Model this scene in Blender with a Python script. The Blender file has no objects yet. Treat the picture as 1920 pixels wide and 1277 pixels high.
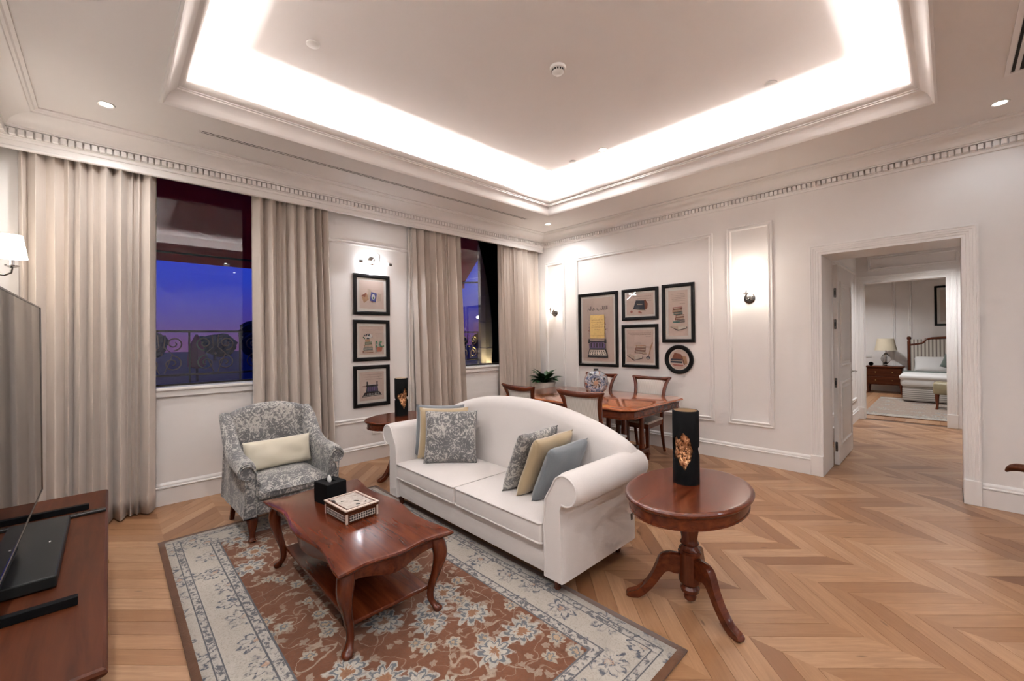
import bpy, bmesh, math, random
from mathutils import Vector, Matrix
from math import pi, sin, cos, radians, atan2, sqrt, hypot
random.seed(11)
sc = bpy.context.scene
COL = sc.collection
# ------------------------------------------------------------------ camera
YAW, ROLL, CAMH = radians(46.183), radians(-0.7), 1.5
_f = Vector((-sin(YAW), cos(YAW), 0)); _r = Vector((cos(YAW), sin(YAW), 0)); _u = Vector((0, 0, 1))
_r2 = _r*cos(ROLL)+_u*sin(ROLL); _u2 = -_r*sin(ROLL)+_u*cos(ROLL)
cam = bpy.data.cameras.new('camera'); cam.sensor_width = 36; cam.lens = 14.7715; cam.shift_y = -0.00178; cam.clip_start = 0.03; cam.clip_end = 300
camo = bpy.data.objects.new('camera', cam); COL.objects.link(camo)
camo.matrix_world = Matrix(((_r2.x, _u2.x, -_f.x, 0), (_r2.y, _u2.y, -_f.y, 0), (_r2.z, _u2.z, -_f.z, CAMH), (0, 0, 0, 1)))
sc.camera = camo
# ------------------------------------------------------------------ view + sky
sc.view_settings.view_transform = 'Standard'; sc.view_settings.look = 'None'
sc.view_settings.exposure = 0.98; sc.view_settings.gamma = 1.0; sc.view_settings.use_curve_mapping = False
W = bpy.data.worlds.new('dusk_sky'); sc.world = W; W.use_nodes = True
wt = W.node_tree; wt.nodes.clear()
wo = wt.nodes.new('ShaderNodeOutputWorld'); wb = wt.nodes.new('ShaderNodeBackground'); wr = wt.nodes.new('ShaderNodeValToRGB')
wc = wt.nodes.new('ShaderNodeTexCoord'); ws = wt.nodes.new('ShaderNodeSeparateXYZ')
wt.links.new(wc.outputs['Generated'], ws.inputs[0]); wt.links.new(ws.outputs['Z'], wr.inputs[0])
wt.links.new(wr.outputs[0], wb.inputs[0]); wt.links.new(wb.outputs[0], wo.inputs[0])
els = wr.color_ramp.elements
els[0].position = 0.0; els[0].color = (.085, .03, .10, 1)
els[1].position = 0.04; els[1].color = (.05, .03, .16, 1)
for p, c in ((.12, (.018, .035, .30, 1)), (.3, (.006, .03, .42, 1)), (1, (.002, .012, .20, 1))):
    e = els.new(p); e.color = c
wb.inputs[1].default_value = .8
# ------------------------------------------------------------------ light levels (one place)
COVE_W, DOWN_W, SCONCE_W, HALL_W, BED_W = 30, 30, 2.2, 90, 95
WARM, NEUTRAL, COOL = (1, .97, .95), (.98, .985, 1), (.76, .88, 1)
cy = sc.cycles; cy.use_light_tree = False; cy.max_bounces = 5; cy.diffuse_bounces = 4; cy.use_adaptive_sampling = True; cy.adaptive_threshold = .10; cy.adaptive_min_samples = 20; cy.glossy_bounces = 3; cy.transmission_bounces = 4; cy.transparent_max_bounces = 6; cy.caustics_reflective = False; cy.caustics_refractive = False; cy.sample_clamp_indirect = 8

# ================================================================== helpers
MATR = {}
def thing(name, label, cat, loc=(0, 0, 0), rotz=0, group=None, kind=None):
    o = bpy.data.objects.new(name, None); COL.objects.link(o); o.empty_display_size = .1
    o.location = loc; o.rotation_euler = (0, 0, rotz)
    tag(o, label, cat, group, kind)
    MATR[o.name] = Matrix.Translation(loc) @ Matrix.Rotation(rotz, 4, 'Z')
    return o
def tag(o, label=None, cat=None, group=None, kind=None):
    if label: o['label'] = label
    if cat: o['category'] = cat
    if group: o['group'] = group
    if kind: o['kind'] = kind
    return o
def copy_tree(o, parent=None):
    c = o.copy(); COL.objects.link(c); c.parent = parent
    for ch in list(o.children): copy_tree(ch, c)
    return c
class MB:
    def __init__(s): s.v = []; s.f = []; s.uv = None
    def add(s, vs, fs):
        n = len(s.v); s.v += [tuple(p) for p in vs]; s.f += [tuple(i+n for i in f) for f in fs]; return s
    def xf(s, M):
        s.v = [tuple(M @ Vector(p)) for p in s.v]; return s
    def box(s, x0, x1, y0, y1, z0, z1):
        return s.add([(x0,y0,z0),(x1,y0,z0),(x1,y1,z0),(x0,y1,z0),(x0,y0,z1),(x1,y0,z1),(x1,y1,z1),(x0,y1,z1)],
                     [(0,3,2,1),(4,5,6,7),(0,1,5,4),(1,2,6,5),(2,3,7,6),(3,0,4,7)])
    def rbox(s, x0, x1, y0, y1, z0, z1, r=.01, seg=2):
        b = bmesh.new(); bmesh.ops.create_cube(b, size=1)
        for v in b.verts: v.co = ((x0+x1)/2+v.co.x*(x1-x0), (y0+y1)/2+v.co.y*(y1-y0), (z0+z1)/2+v.co.z*(z1-z0))
        bmesh.ops.bevel(b, geom=list(b.edges), offset=min(r, .49*min(x1-x0, y1-y0, z1-z0)), segments=seg, profile=.5, affect='EDGES')
        b.verts.index_update(); s.add([v.co[:] for v in b.verts], [[v.index for v in f.verts] for f in b.faces]); b.free(); return s
    def loft(s, rings, closed=True, caps=True):
        n = len(rings[0]); base = len(s.v)
        for r in rings: s.v += [tuple(p) for p in r]
        for i in range(len(rings)-1):
            for j in range(n if closed else n-1):
                a = base+i*n+j; b = base+i*n+(j+1) % n
                s.f.append((a, b, b+n, a+n))
        if caps and closed:
            s.f.append(tuple(base+j for j in range(n))[::-1]); s.f.append(tuple(base+(len(rings)-1)*n+j for j in range(n)))
        return s
    def lathe(s, prof, n=24, c=(0, 0, 0), sx=1, sy=1, caps=True, fn=None):
        rings = []
        for r, z in prof:
            rr = []
            for k in range(n):
                t = 2*pi*k/n; q = r*(fn(t, z) if fn else 1)
                rr.append((c[0]+sx*q*cos(t), c[1]+sy*q*sin(t), c[2]+z))
            rings.append(rr)
        return s.loft(rings, True, caps)
    def tube(s, pts, rad, n=8, caps=True):
        P = [Vector(p) for p in pts]; R = rad if isinstance(rad, (list, tuple)) else [rad]*len(P)
        rings = []; up = Vector((0, 0, 1)); side = None
        for i, p in enumerate(P):
            t = (P[min(i+1, len(P)-1)]-P[max(i-1, 0)]).normalized()
            if side is None:
                side = t.cross(up)
                if side.length < 1e-3: side = t.cross(Vector((1, 0, 0)))
            side = (side-t*side.dot(t)).normalized(); w = t.cross(side)
            rings.append([p+(side*cos(2*pi*k/n)+w*sin(2*pi*k/n))*R[i] for k in range(n)])
        return s.loft(rings, True, caps)
    def prism(s, poly, a0, a1, axis='z'):
        def m(p, a): return {'z': (p[0], p[1], a), 'y': (p[0], a, p[1]), 'x': (a, p[0], p[1])}[axis]
        return s.loft([[m(p, a0) for p in poly], [m(p, a1) for p in poly]])
    def rings_rect(s, x0, x1, y0, y1, prof, place=None, close=False):
        """prof: (inset, height); rectangle loops mitred at the corners; place maps (a,b,h)->xyz"""
        place = place or (lambda a, b, h: (a, b, h)); L = []
        for d, h in prof:
            L.append([place(x0+d, y0+d, h), place(x1-d, y0+d, h), place(x1-d, y1-d, h), place(x0+d, y1-d, h)])
        if close: L.append(L[0])
        return s.loft(L, True, False)
    def grid(s, fn, nu, nv):
        b = len(s.v)
        for j in range(nv+1):
            for i in range(nu+1): s.v.append(tuple(fn(i/nu, j/nv)))
        for j in range(nv):
            for i in range(nu):
                a = b+j*(nu+1)+i; s.f.append((a, a+1, a+nu+2, a+nu+1))
        return s
    def build(s, name, mat, parent=None, smooth=None, world=False, origin=None):
        vs = s.v
        if world and parent is not None:
            inv = MATR[parent.name].inverted(); vs = [tuple(inv @ Vector(p)) for p in vs]
        if origin is not None: vs = [(p[0]-origin[0], p[1]-origin[1], p[2]-origin[2]) for p in vs]
        me = bpy.data.meshes.new(name); me.from_pydata(vs, [], s.f); me.validate()
        if s.uv:
            l = me.uv_layers.new(name='UVMap')
            for lp in me.loops: l.data[lp.index].uv = s.uv[lp.vertex_index]
        b = bmesh.new(); b.from_mesh(me); bmesh.ops.recalc_face_normals(b, faces=list(b.faces)); b.to_mesh(me); b.free()
        if smooth:
            for p in me.polygons: p.use_smooth = True
            me.set_sharp_from_angle(angle=radians(smooth))
        if mat: me.materials.append(mat)
        o = bpy.data.objects.new(name, me); COL.objects.link(o)
        if parent is not None: o.parent = parent
        elif origin is not None: o.location = origin
        MATR[o.name] = Matrix.Translation(origin) if origin is not None else Matrix()
        return o
def inst(o, parent, loc, rot=(0, 0, 0), name=None):
    c = bpy.data.objects.new(name or o.name.split('.')[0], o.data); COL.objects.link(c); c.parent = parent; c.location = loc; c.rotation_euler = rot; return c
def lamp(name, typ, loc, energy, color, parent=None, size=.1, size_y=None, rot=(0, 0, 0), spot=None, blend=.5):
    l = bpy.data.lights.new(name, typ); l.energy = energy; l.color = color
    if typ == 'AREA':
        l.size = size
        if size_y: l.shape = 'RECTANGLE'; l.size_y = size_y
        else: l.shape = 'DISK'
    else: l.shadow_soft_size = size
    if typ == 'SPOT': l.spot_size = radians(spot); l.spot_blend = blend
    o = bpy.data.objects.new(name, l); COL.objects.link(o); o.location = loc; o.rotation_euler = rot
    if parent is not None: o.parent = parent
    return o
# ------------------------------------------------------------------ materials
class NT:
    def __init__(s, name):
        s.m = bpy.data.materials.new(name); s.m.use_nodes = True; s.t = s.m.node_tree
        s.b = s.t.nodes['Principled BSDF']; s.out = s.t.nodes['Material Output']
    def n(s, typ, **kw):
        k = s.t.nodes.new('ShaderNode'+typ)
        for a, b in kw.items(): setattr(k, a, b)
        return k
    def put(s, sock, v):
        if hasattr(v, 'is_linked') or hasattr(v, 'links'): s.t.links.new(v, sock)
        elif isinstance(v, (tuple, list)): sock.default_value = (*v, 1)[:len(sock.default_value)] if len(v) == 3 and len(sock.default_value) == 4 else v
        else: sock.default_value = v
    def mt(s, op, a, b=None, c=None):
        k = s.n('Math', operation=op)
        for i, v in enumerate((a, b, c)):
            if v is not None: s.put(k.inputs[i], v)
        return k.outputs[0]
    def vm(s, op, a, b=None):
        k = s.n('VectorMath', operation=op); s.put(k.inputs[0], a)
        if b is not None: s.put(k.inputs[1], b)
        return k.outputs['Value' if op in ('LENGTH', 'DOT_PRODUCT', 'DISTANCE') else 0]
    def mix(s, fac, a, b):
        k = s.n('Mix', data_type='RGBA'); s.put(k.inputs[0], fac); s.put(k.inputs[6], a); s.put(k.inputs[7], b); return k.outputs[2]
    def coord(s, w='Object'): return s.n('TexCoord').outputs[w]
    def mapping(s, vec, scale=(1, 1, 1), loc=(0, 0, 0), rot=(0, 0, 0)):
        k = s.n('Mapping'); s.put(k.inputs[0], vec); k.inputs['Location'].default_value = loc; k.inputs['Rotation'].default_value = rot; k.inputs['Scale'].default_value = scale; return k.outputs[0]
    def noise(s, vec, scale=5, detail=3, rough=.5, dist=0):
        k = s.n('TexNoise'); s.put(k.inputs['Vector'], vec); k.inputs['Scale'].default_value = scale; k.inputs['Detail'].default_value = detail
        k.inputs['Roughness'].default_value = rough; k.inputs['Distortion'].default_value = dist; return k.outputs[0]
    def voro(s, vec, scale=5, rnd=1, feature='F1', dims='3D'):
        k = s.n('TexVoronoi', feature=feature, voronoi_dimensions=dims); s.put(k.inputs['Vector'], vec); k.inputs['Scale'].default_value = scale
        k.inputs['Randomness'].default_value = rnd; return k
    def ramp(s, fac, stops, mode='LINEAR'):
        k = s.n('ValToRGB'); s.put(k.inputs[0], fac); e = k.color_ramp.elements; k.color_ramp.interpolation = mode
        e[0].position, e[0].color = stops[0][0], (*stops[0][1], 1); e[1].position, e[1].color = stops[-1][0], (*stops[-1][1], 1)
        for p, c in stops[1:-1]: q = e.new(p); q.color = (*c, 1)
        return k.outputs[0]
    def step(s, x, lo, hi):
        k = s.n('MapRange'); s.put(k.inputs[0], x); k.inputs[1].default_value = lo; k.inputs[2].default_value = hi; return k.outputs[0]
    def bump(s, h, strength=.2, dist=.01):
        k = s.n('Bump'); s.put(k.inputs['Height'], h); k.inputs['Strength'].default_value = strength; k.inputs['Distance'].default_value = dist
        s.t.links.new(k.outputs[0], s.b.inputs['Normal'])
    def fin(s, color=None, rough=.5, metal=0, spec=.5, coat=0, sheen=0, emit=None, estr=0, trans=0):
        B = s.b
        if color is not None: s.put(B.inputs['Base Color'], color)
        s.put(B.inputs['Roughness'], rough); s.put(B.inputs['Metallic'], metal); B.inputs['Specular IOR Level'].default_value = spec
        B.inputs['Coat Weight'].default_value = coat; B.inputs['Coat Roughness'].default_value = .12
        B.inputs['Sheen Weight'].default_value = sheen
        if emit: s.put(B.inputs['Emission Color'], emit); B.inputs['Emission Strength'].default_value = estr
        if trans: B.inputs['Transmission Weight'].default_value = trans
        return s.m
def plain(name, c, rough=.5, metal=0, var=.08, scale=6, bump=0, bscale=120, **kw):
    t = NT(name); co = t.coord()
    col = t.mix(t.noise(co, scale, 3), tuple(x*(1-var) for x in c), tuple(min(1, x*(1+var)) for x in c)) if var else c
    if bump: t.bump(t.noise(co, bscale, 2), bump, .004)
    return t.fin(col, rough, metal, **kw)
def wood(name, dark, mid, light, axis='x', rough=.26, coat=.22, sc_=1.0, spec=.35):
    t = NT(name); st = {'x': (1.2, 14, 14), 'y': (14, 1.2, 14), 'z': (14, 14, 1.2)}[axis]
    v = t.mapping(t.coord(), tuple(q*sc_ for q in st))
    g = t.noise(v, 1.6, 6, .6, .8); big = t.noise(t.coord(), 2.2, 2)
    c = t.ramp(g, [(.3, dark), (.5, mid), (.72, light)])
    c = t.mix(t.mt('MULTIPLY', big, .35), c, dark)
    t.bump(g, .05, .003)
    return t.fin(c, rough, coat=coat, spec=spec)
def fabric(name, a, b, scale=220, rough=.9, sheen=.25):
    t = NT(name); co = t.coord(); f = t.noise(co, scale, 2, .6); g = t.noise(co, 4, 3)
    c = t.mix(f, a, b); c = t.mix(t.mt('MULTIPLY', g, .25), c, tuple(x*.8 for x in a)); t.bump(f, .25, .003)
    return t.fin(c, rough, sheen=sheen, spec=.2)
def emis(name, c, s):
    m = NT(name).fin((.8, .8, .8), .6, emit=c, estr=s); m.cycles.emission_sampling = 'NONE'; return m
def pane_mat(name, tint=(1, 1, 1), ior=1.45, rough=.0, boost=1.0):
    t = NT(name); tr = t.n('BsdfTransparent'); gl = t.n('BsdfGlossy'); fr = t.n('Fresnel'); mx = t.n('MixShader')
    tr.inputs[0].default_value = (*tint, 1); gl.inputs['Roughness'].default_value = rough; fr.inputs[0].default_value = ior
    f = t.mt('MULTIPLY', fr.outputs[0], boost)
    t.t.links.new(f, mx.inputs[0]); t.t.links.new(tr.outputs[0], mx.inputs[1]); t.t.links.new(gl.outputs[0], mx.inputs[2]); t.t.links.new(mx.outputs[0], t.out.inputs[0])
    return t.m
M = {}
M['wall'] = plain('wall_paint', (.80, .765, .74), .62, var=.015)
M['white'] = plain('trim_paint', (.82, .79, .765), .38, var=.015)
M['ceil'] = plain('ceiling_paint', (.80, .765, .74), .7, var=.015)
M['cherry'] = wood('cherry_wood', (.062, .011, .0035), (.118, .023, .007), (.18, .040, .012), 'x')
M['cherry_y'] = wood('cherry_wood_cross', (.062, .011, .0035), (.118, .023, .007), (.18, .040, .012), 'y')
M['cherry_z'] = wood('cherry_wood_upright', (.060, .011, .0035), (.112, .022, .007), (.17, .038, .012), 'z')
M['cherry_top'] = wood('polished_cherry_veneer', (.28, .070, .022), (.40, .115, .038), (.50, .165, .06), 'x', .12, .8, 1, .5)
M['walnut'] = wood('dark_cabinet_wood', (.050, .012, .004), (.082, .021, .007), (.115, .031, .011), 'x', .42, .0, 1, .16)
M['sofa'] = fabric('ivory_upholstery', (.70, .65, .62), (.78, .73, .70))
M['chairfab'] = fabric('pale_striped_upholstery', (.60, .57, .53), (.68, .65, .61), 160)
M['bluegrey'] = fabric('blue_grey_cotton', (.165, .18, .195), (.21, .225, .24), 180, sheen=.4)
M['gold'] = NT('gold_satin').fin((.43, .325, .19), .36, sheen=.4)
M['cream_satin'] = NT('cream_satin').fin((.66, .60, .47), .36, sheen=.3)
M['black'] = plain('black_lacquer', (.010, .0095, .009), .32, var=0)
M['matte_black'] = plain('matte_black', (.004, .004, .0045), .7, var=0, spec=.15)
M['blackframe'] = plain('black_frame_paint', (.005, .004, .004), .3, var=0, spec=.25)
M['mat'] = plain('cream_card', (.86, .81, .74), .8, var=.02)
M['chrome'] = plain('polished_chrome', (.72, .72, .72), .12, 1, var=0)
M['darkchrome'] = plain('dark_nickel', (.20, .19, .18), .18, 1, var=0)
M['brass'] = plain('aged_brass', (.35, .24, .10), .35, 1)
M['iron'] = plain('wrought_iron', (.03, .025, .02), .45, .6)
M['plastic'] = plain('white_plastic', (.72, .70, .67), .4, var=0)
M['pane'] = pane_mat('picture_glass', boost=.6)
M['winglass'] = pane_mat('window_glass', (.92, .94, .98), 1.52)
def curtain_mat():
    t = NT('curtain_satin'); co = t.coord(); v = t.mapping(co, (60, 60, 1.5)); n = t.noise(v, 3, 3)
    c = t.mix(n, (.52, .445, .385), (.60, .52, .455)); t.bump(n, .08, .004)
    return t.fin(c, .62, sheen=.35, spec=.3)
M['curtain'] = curtain_mat()
def damask(name, scale=9):
    t = NT(name); co = t.coord()
    d = t.noise(co, scale, 6, .72, 2.2); big = t.noise(co, scale*.45, 2); v = t.voro(co, scale*.55, .4).outputs['Distance']
    rings = t.mt('SINE', t.mt('MULTIPLY', v, 42)); fine = t.noise(co, scale*6, 3, .75, 1.2)
    p = t.mt('ADD', t.mt('MULTIPLY', rings, .045), d); p = t.mt('ADD', p, t.mt('MULTIPLY', t.mt('SUBTRACT', fine, .5), .55)); p = t.mt('ADD', p, t.mt('MULTIPLY', t.mt('SUBTRACT', big, .5), .35))
    mask = t.step(p, .49, .57)
    c = t.mix(mask, t.mix(big, (.088, .086, .087), (.205, .20, .20)), t.mix(fine, (.34, .325, .30), (.60, .57, .52)))
    return t.fin(c, .55, sheen=.25, spec=.35)
M['damask'] = damask('grey_damask', 16); M['damask2'] = damask('grey_damask_cushion', 15)
def floor_mat(name):
    t = NT(name); uv = t.n('TexCoord').outputs['UV']; oi = t.n('ObjectInfo').outputs['Random']; ge = t.n('NewGeometry').outputs['Random Per Island']
    r = t.mt('FRACT', t.mt('ADD', t.mt('MULTIPLY', oi, 7.31), t.mt('MULTIPLY', ge, 3.77)))
    off = t.n('CombineXYZ'); t.put(off.inputs[0], t.mt('MULTIPLY', r, 37)); t.put(off.inputs[1], t.mt('MULTIPLY', r, 11))
    v = t.vm('ADD', uv, off.outputs[0]); g = t.noise(t.mapping(v, (1.6, 22, 1)), 2.2, 6, .62, .9)
    fig = t.noise(t.mapping(v, (1.0, 7, 1)), 2.0, 3, .5, 2.0)
    tone = t.ramp(r, [(0, (.20, .085, .036)), (.12, (.33, .165, .078)), (.35, (.40, .215, .108)), (.6, (.47, .265, .14)), (.85, (.54, .33, .19)), (1, (.27, .125, .06))])
    c = t.mix(t.step(g, .35, .75), t.mix(.5, tone, (.24, .105, .045)), tone)
    c = t.mix(t.mt('MULTIPLY', t.step(fig, .58, .75), .35), c, (.20, .09, .04))
    kn = t.voro(t.mapping(v, (1.5, 6, 1)), 1.3, 1).outputs['Distance']; c = t.mix(t.mt('MULTIPLY', t.step(kn, .07, .02), .7), c, (.07, .03, .015))
    t.bump(g, .06, .002)
    return t.fin(c, t.mt('ADD', .30, t.mt('MULTIPLY', g, .12)), spec=.45)
M['plank'] = floor_mat('oak_plank')
M['subfloor'] = plain('dark_joint', (.10, .045, .02), .6)
def rug_mat(hx, hy, field=((.15, .058, .028), (.215, .09, .048))):
    t = NT('persian_rug'); co = t.coord(); sp = t.n('SeparateXYZ'); t.put(sp.inputs[0], co); X, Y = sp.outputs[0], sp.outputs[1]
    d = t.mt('MINIMUM', t.mt('SUBTRACT', hx, t.mt('ABSOLUTE', X)), t.mt('SUBTRACT', hy, t.mt('ABSOLUTE', Y)))
    co0 = co; nz = t.n('TexNoise'); t.put(nz.inputs['Vector'], co0); nz.inputs['Scale'].default_value = 16; nz.inputs['Detail'].default_value = 3
    co = t.vm('ADD', co0, t.vm('MULTIPLY', t.vm('SUBTRACT', nz.outputs['Color'], (.5, .5, .5)), (.05, .05, 0))); wob = t.noise(co, 30, 3)
    def flower(scale, r0, pet, rnd=.75, amp=.4):
        vo = t.voro(co, scale, rnd, dims='2D'); L = t.vm('SUBTRACT', co, vo.outputs['Position']); s2 = t.n('SeparateXYZ'); t.put(s2.inputs[0], L)
        a = t.mt('ARCTAN2', s2.outputs[1], s2.outputs[0]); r = t.mt('SQRT', t.mt('ADD', t.mt('POWER', s2.outputs[0], 2), t.mt('POWER', s2.outputs[1], 2)))
        e = t.mt('MULTIPLY', r0, t.mt('ADD', 1-amp, t.mt('MULTIPLY', amp, t.mt('ABSOLUTE', t.mt('COSINE', t.mt('MULTIPLY', a, pet/2))))))
        rr = t.mt('ADD', t.mt('DIVIDE', r, e), t.mt('MULTIPLY', t.mt('SUBTRACT', wob, .5), .9))
        return rr, vo.outputs['Color']
    big, bc = flower(3.6, .098, 9); mid, mc = flower(7.5, .046, 7, 1); sm, smc = flower(15, .022, 5, 1)
    brd, brc = flower(4.4, .092, 9, .5); fade = t.noise(co, 3.5, 4, .7); fine = t.noise(co, 70, 3, .7)
    f = t.mix(t.noise(co, 9, 4), field[0], field[1])
    vine = t.mt('ABSOLUTE', t.mt('SUBTRACT', t.noise(co, 4.6, 1, .4, .6), .5)); f = t.mix(t.mt('MULTIPLY', t.step(vine, .010, .004), .75), f, (.42, .34, .26))
    vine2 = t.mt('ABSOLUTE', t.mt('SUBTRACT', t.noise(t.mapping(co, loc=(5, 3, 0)), 7.5, 1, .4, .4), .47)); f = t.mix(t.mt('MULTIPLY', t.step(vine2, .012, .005), .5), f, (.36, .28, .21))
    wear = t.noise(co, 38, 3, .7); sel = lambda col, th: t.mt('GREATER_THAN', t.vm('DOT_PRODUCT', col, (.33, .33, .33)), th)
    smk = t.mt('MULTIPLY', t.step(sm, 1.05, .9), sel(smc, .48)); f = t.mix(t.mt('MULTIPLY', smk, .7), f, (.36, .29, .225))
    mk = sel(mc, .50); bk_ = sel(bc, .42); mid = t.mt('ADD', mid, t.mt('MULTIPLY', t.mt('SUBTRACT', 1, mk), 3)); big = t.mt('ADD', big, t.mt('MULTIPLY', t.mt('SUBTRACT', 1, bk_), 3))
    f = t.mix(t.step(mid, 1.05, .92), f, (.39, .335, .265)); f = t.mix(t.step(mid, .58, .5), f, (.16, .17, .18)); f = t.mix(t.step(mid, .34, .26), f, (.42, .30, .20))
    f = t.mix(t.step(big, 1.08, .98), f, (.40, .37, .325)); f = t.mix(t.step(big, .82, .76), f, (.14, .15, .165)); f = t.mix(t.step(big, .62, .55), f, (.45, .41, .35)); f = t.mix(t.step(big, .34, .28), f, (.30, .15, .08))
    f = t.mix(t.mt('MULTIPLY', t.step(wear, .56, .66), .35), f, (.15, .07, .04)); f = t.mix(t.mt('MULTIPLY', t.step(fade, .62, .85), .35), f, (.40, .36, .31))
    b = t.mix(fade, (.40, .355, .30), (.53, .485, .42)); b = t.mix(t.mt('MULTIPLY', t.step(fine, .60, .68), .45), b, (.20, .185, .165))
    b = t.mix(t.step(brd, 1.05, .95), b, (.10, .11, .135)); b = t.mix(t.step(brd, .80, .72), b, (.46, .42, .37)); b = t.mix(t.step(brd, .45, .36), b, (.12, .13, .155)); b = t.mix(t.step(brd, .25, .18), b, (.42, .28, .20)); b = t.mix(t.mt('MULTIPLY', t.step(wear, .47, .56), .8), b, t.mix(fade, (.40, .355, .30), (.53, .485, .42)))
    def band(lo, hi): return t.mt('MULTIPLY', t.mt('GREATER_THAN', d, lo), t.mt('LESS_THAN', d, hi))
    spk = t.step(t.noise(co, 45, 2, .6), .42, .52)
    g = t.mix(spk, (.13, .13, .14), (.46, .42, .37))
    for lo, hi in ((.085, .115), (.285, .325)): b = t.mix(band(lo, hi), b, g)
    for lo, hi in ((.078, .084), (.116, .122), (.276, .284), (.326, .335)): b = t.mix(band(lo, hi), b, (.12, .12, .13))
    c = t.mix(t.mt('GREATER_THAN', d, .335), b, f); c = t.mix(t.mt('MULTIPLY', t.step(t.noise(co, 110, 3, .7), .5, .72), .38), c, (.13, .09, .07))
    c = t.mix(t.mt('LESS_THAN', d, .035), c, t.mix(t.noise(co, 15, 3), (.135, .062, .03), (.21, .10, .055)))
    t.bump(fine, .35, .006)
    return t.fin(c, .92, sheen=.15, spec=.15)
# ================================================================== the setting
XA, YB, YC, XD, ZC, ZT = -5.05, 5.45, -0.60, 3.0, 3.25, 3.60
TX0, TX1, TY0, TY1 = -3.93, -0.05, .28, 4.51          # tray opening
PX = -4.88                                             # pelmet face
def structure(name, mb, mat, label, cat, smooth=None):
    o = mb.build(name, mat, smooth=smooth); return tag(o, label, cat, kind='structure')
# floor: dark bed, planks as parts
fl = structure('floor', MB().box(XA-.3, XD, YC, YB+.5, -.06, -.008).box(-1.2, 1.3, YB+.5, 9.8, -.06, -.008).box(-3.2, 3, 9.8, 14.9, -.06, -.008), M['subfloor'],
               'oak chevron parquet floor running through the doorway', 'floor')
CW, PIT, Y0 = .40, .1414, -.11
def clip(poly, x0, x1, y0, y1):
    for ax, lim, sg in ((0, x0, 1), (0, x1, -1), (1, y0, 1), (1, y1, -1)):
        out = []
        for i in range(len(poly)):
            a, b = poly[i-1], poly[i]; da, db = (a[ax]-lim)*sg, (b[ax]-lim)*sg
            if da*db < 0: t = da/(da-db); out.append((a[0]+t*(b[0]-a[0]), a[1]+t*(b[1]-a[1])))
            if db >= 0: out.append(b)
        poly = out
        if len(poly) < 3: return []
    return poly
def plank_poly(x, y, s): 
    g = .0011
    return [(x+g, y), (x+PIT-g, y), (x+PIT-g+s*CW, y+CW), (x+g+s*CW, y+CW)]
def plank_mesh(polys):
    mb = MB(); uv = []
    for P, s, ox, oy in polys:
        n = len(P); k = len(mb.v); q = .70711
        mb.v += [(p[0], p[1], 0) for p in P]+[(p[0], p[1], -.008) for p in P]
        mb.f.append(tuple(range(k, k+n)))
        for i in range(n): mb.f.append((k+i, k+n+i, k+n+(i+1) % n, k+(i+1) % n))
        u = [((p[0]-ox)*s*q+(p[1]-oy)*q, (p[0]-ox)*q-(p[1]-oy)*s*q) for p in P]; uv += u+u
    mb.uv = uv; return mb
def pix(x, y, z=0):
    d = Vector((x, y, z-CAMH)); w = d.dot(_f)
    return None if w < .1 else (960+787.8*d.dot(_r2)/w, 635.1-787.8*d.dot(_u2)/w)
full = []; rest = []
for (rx0, rx1, ry0, ry1) in ((XA, XD, YC, YB), (-.94, .07, YB, YB+.5), (-1.15, 1.25, YB+.5, 9.62)):
    j0 = int(math.floor((ry0-Y0)/CW)); j1 = int(math.ceil((ry1-Y0)/CW))
    for j in range(j0, j1):
        s = 1 if j % 2 == 0 else -1; y = Y0+j*CW
        for i in range(int((rx0-.6)/PIT)-1, int((rx1+.6)/PIT)+1):
            x = i*PIT+(CW if s < 0 else 0) % PIT; P = plank_poly(x, y, s); C = clip(P, rx0, rx1, ry0, ry1)
            if not C: continue
            c = pix(sum(p[0] for p in P)/4, sum(p[1] for p in P)/4)
            whole = len(C) == 4 and all(abs(a[0]-b[0])+abs(a[1]-b[1]) < 1e-6 for a, b in zip(sorted(C), sorted(P)))
            mx, my = x+PIT/2+s*CW/2, y+CW/2
            hid = (-3.95 < mx < -1.0 and .42 < my < 1.82) or (-3.4 < mx < -1.7 and 1.8 < my < 2.5) or (-3.7 < mx < -1.9 and my < -.1)
            if whole and not hid and c and -20 < c[0] < 1930 and 700 < c[1] < 1300: full.append((hypot(mx, my), x, y, s))
            else: rest.append((C, s, x, y))
full.sort()
PLM = {s: plank_mesh([([(p[0], p[1]) for p in plank_poly(0, 0, s)], s, 0, 0)]).build('plank', M['plank'], fl) for s in (1, -1)}
used = {1: 0, -1: 0}
for k, (d_, x, y, s) in enumerate(full):
    if k < 300:
        if not used[s]: PLM[s].location = (x, y, 0); used[s] = 1
        else: inst(PLM[s], fl, (x, y, 0), name='plank')
    else: rest.append((plank_poly(x, y, s), s, x, y))
tag(plank_mesh(rest).build('plank_field', M['plank'], fl), kind='stuff')
bf = plank_mesh([([(-3.2+.14*i, 9.8), (-3.2+.14*i+.138, 9.8), (-3.2+.14*i+.138, 14.9), (-3.2+.14*i, 14.9)], 1, 0, 0) for i in range(44)])
tag(bf.build('bedroom_plank_field', M['plank'], fl), kind='stuff')
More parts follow.
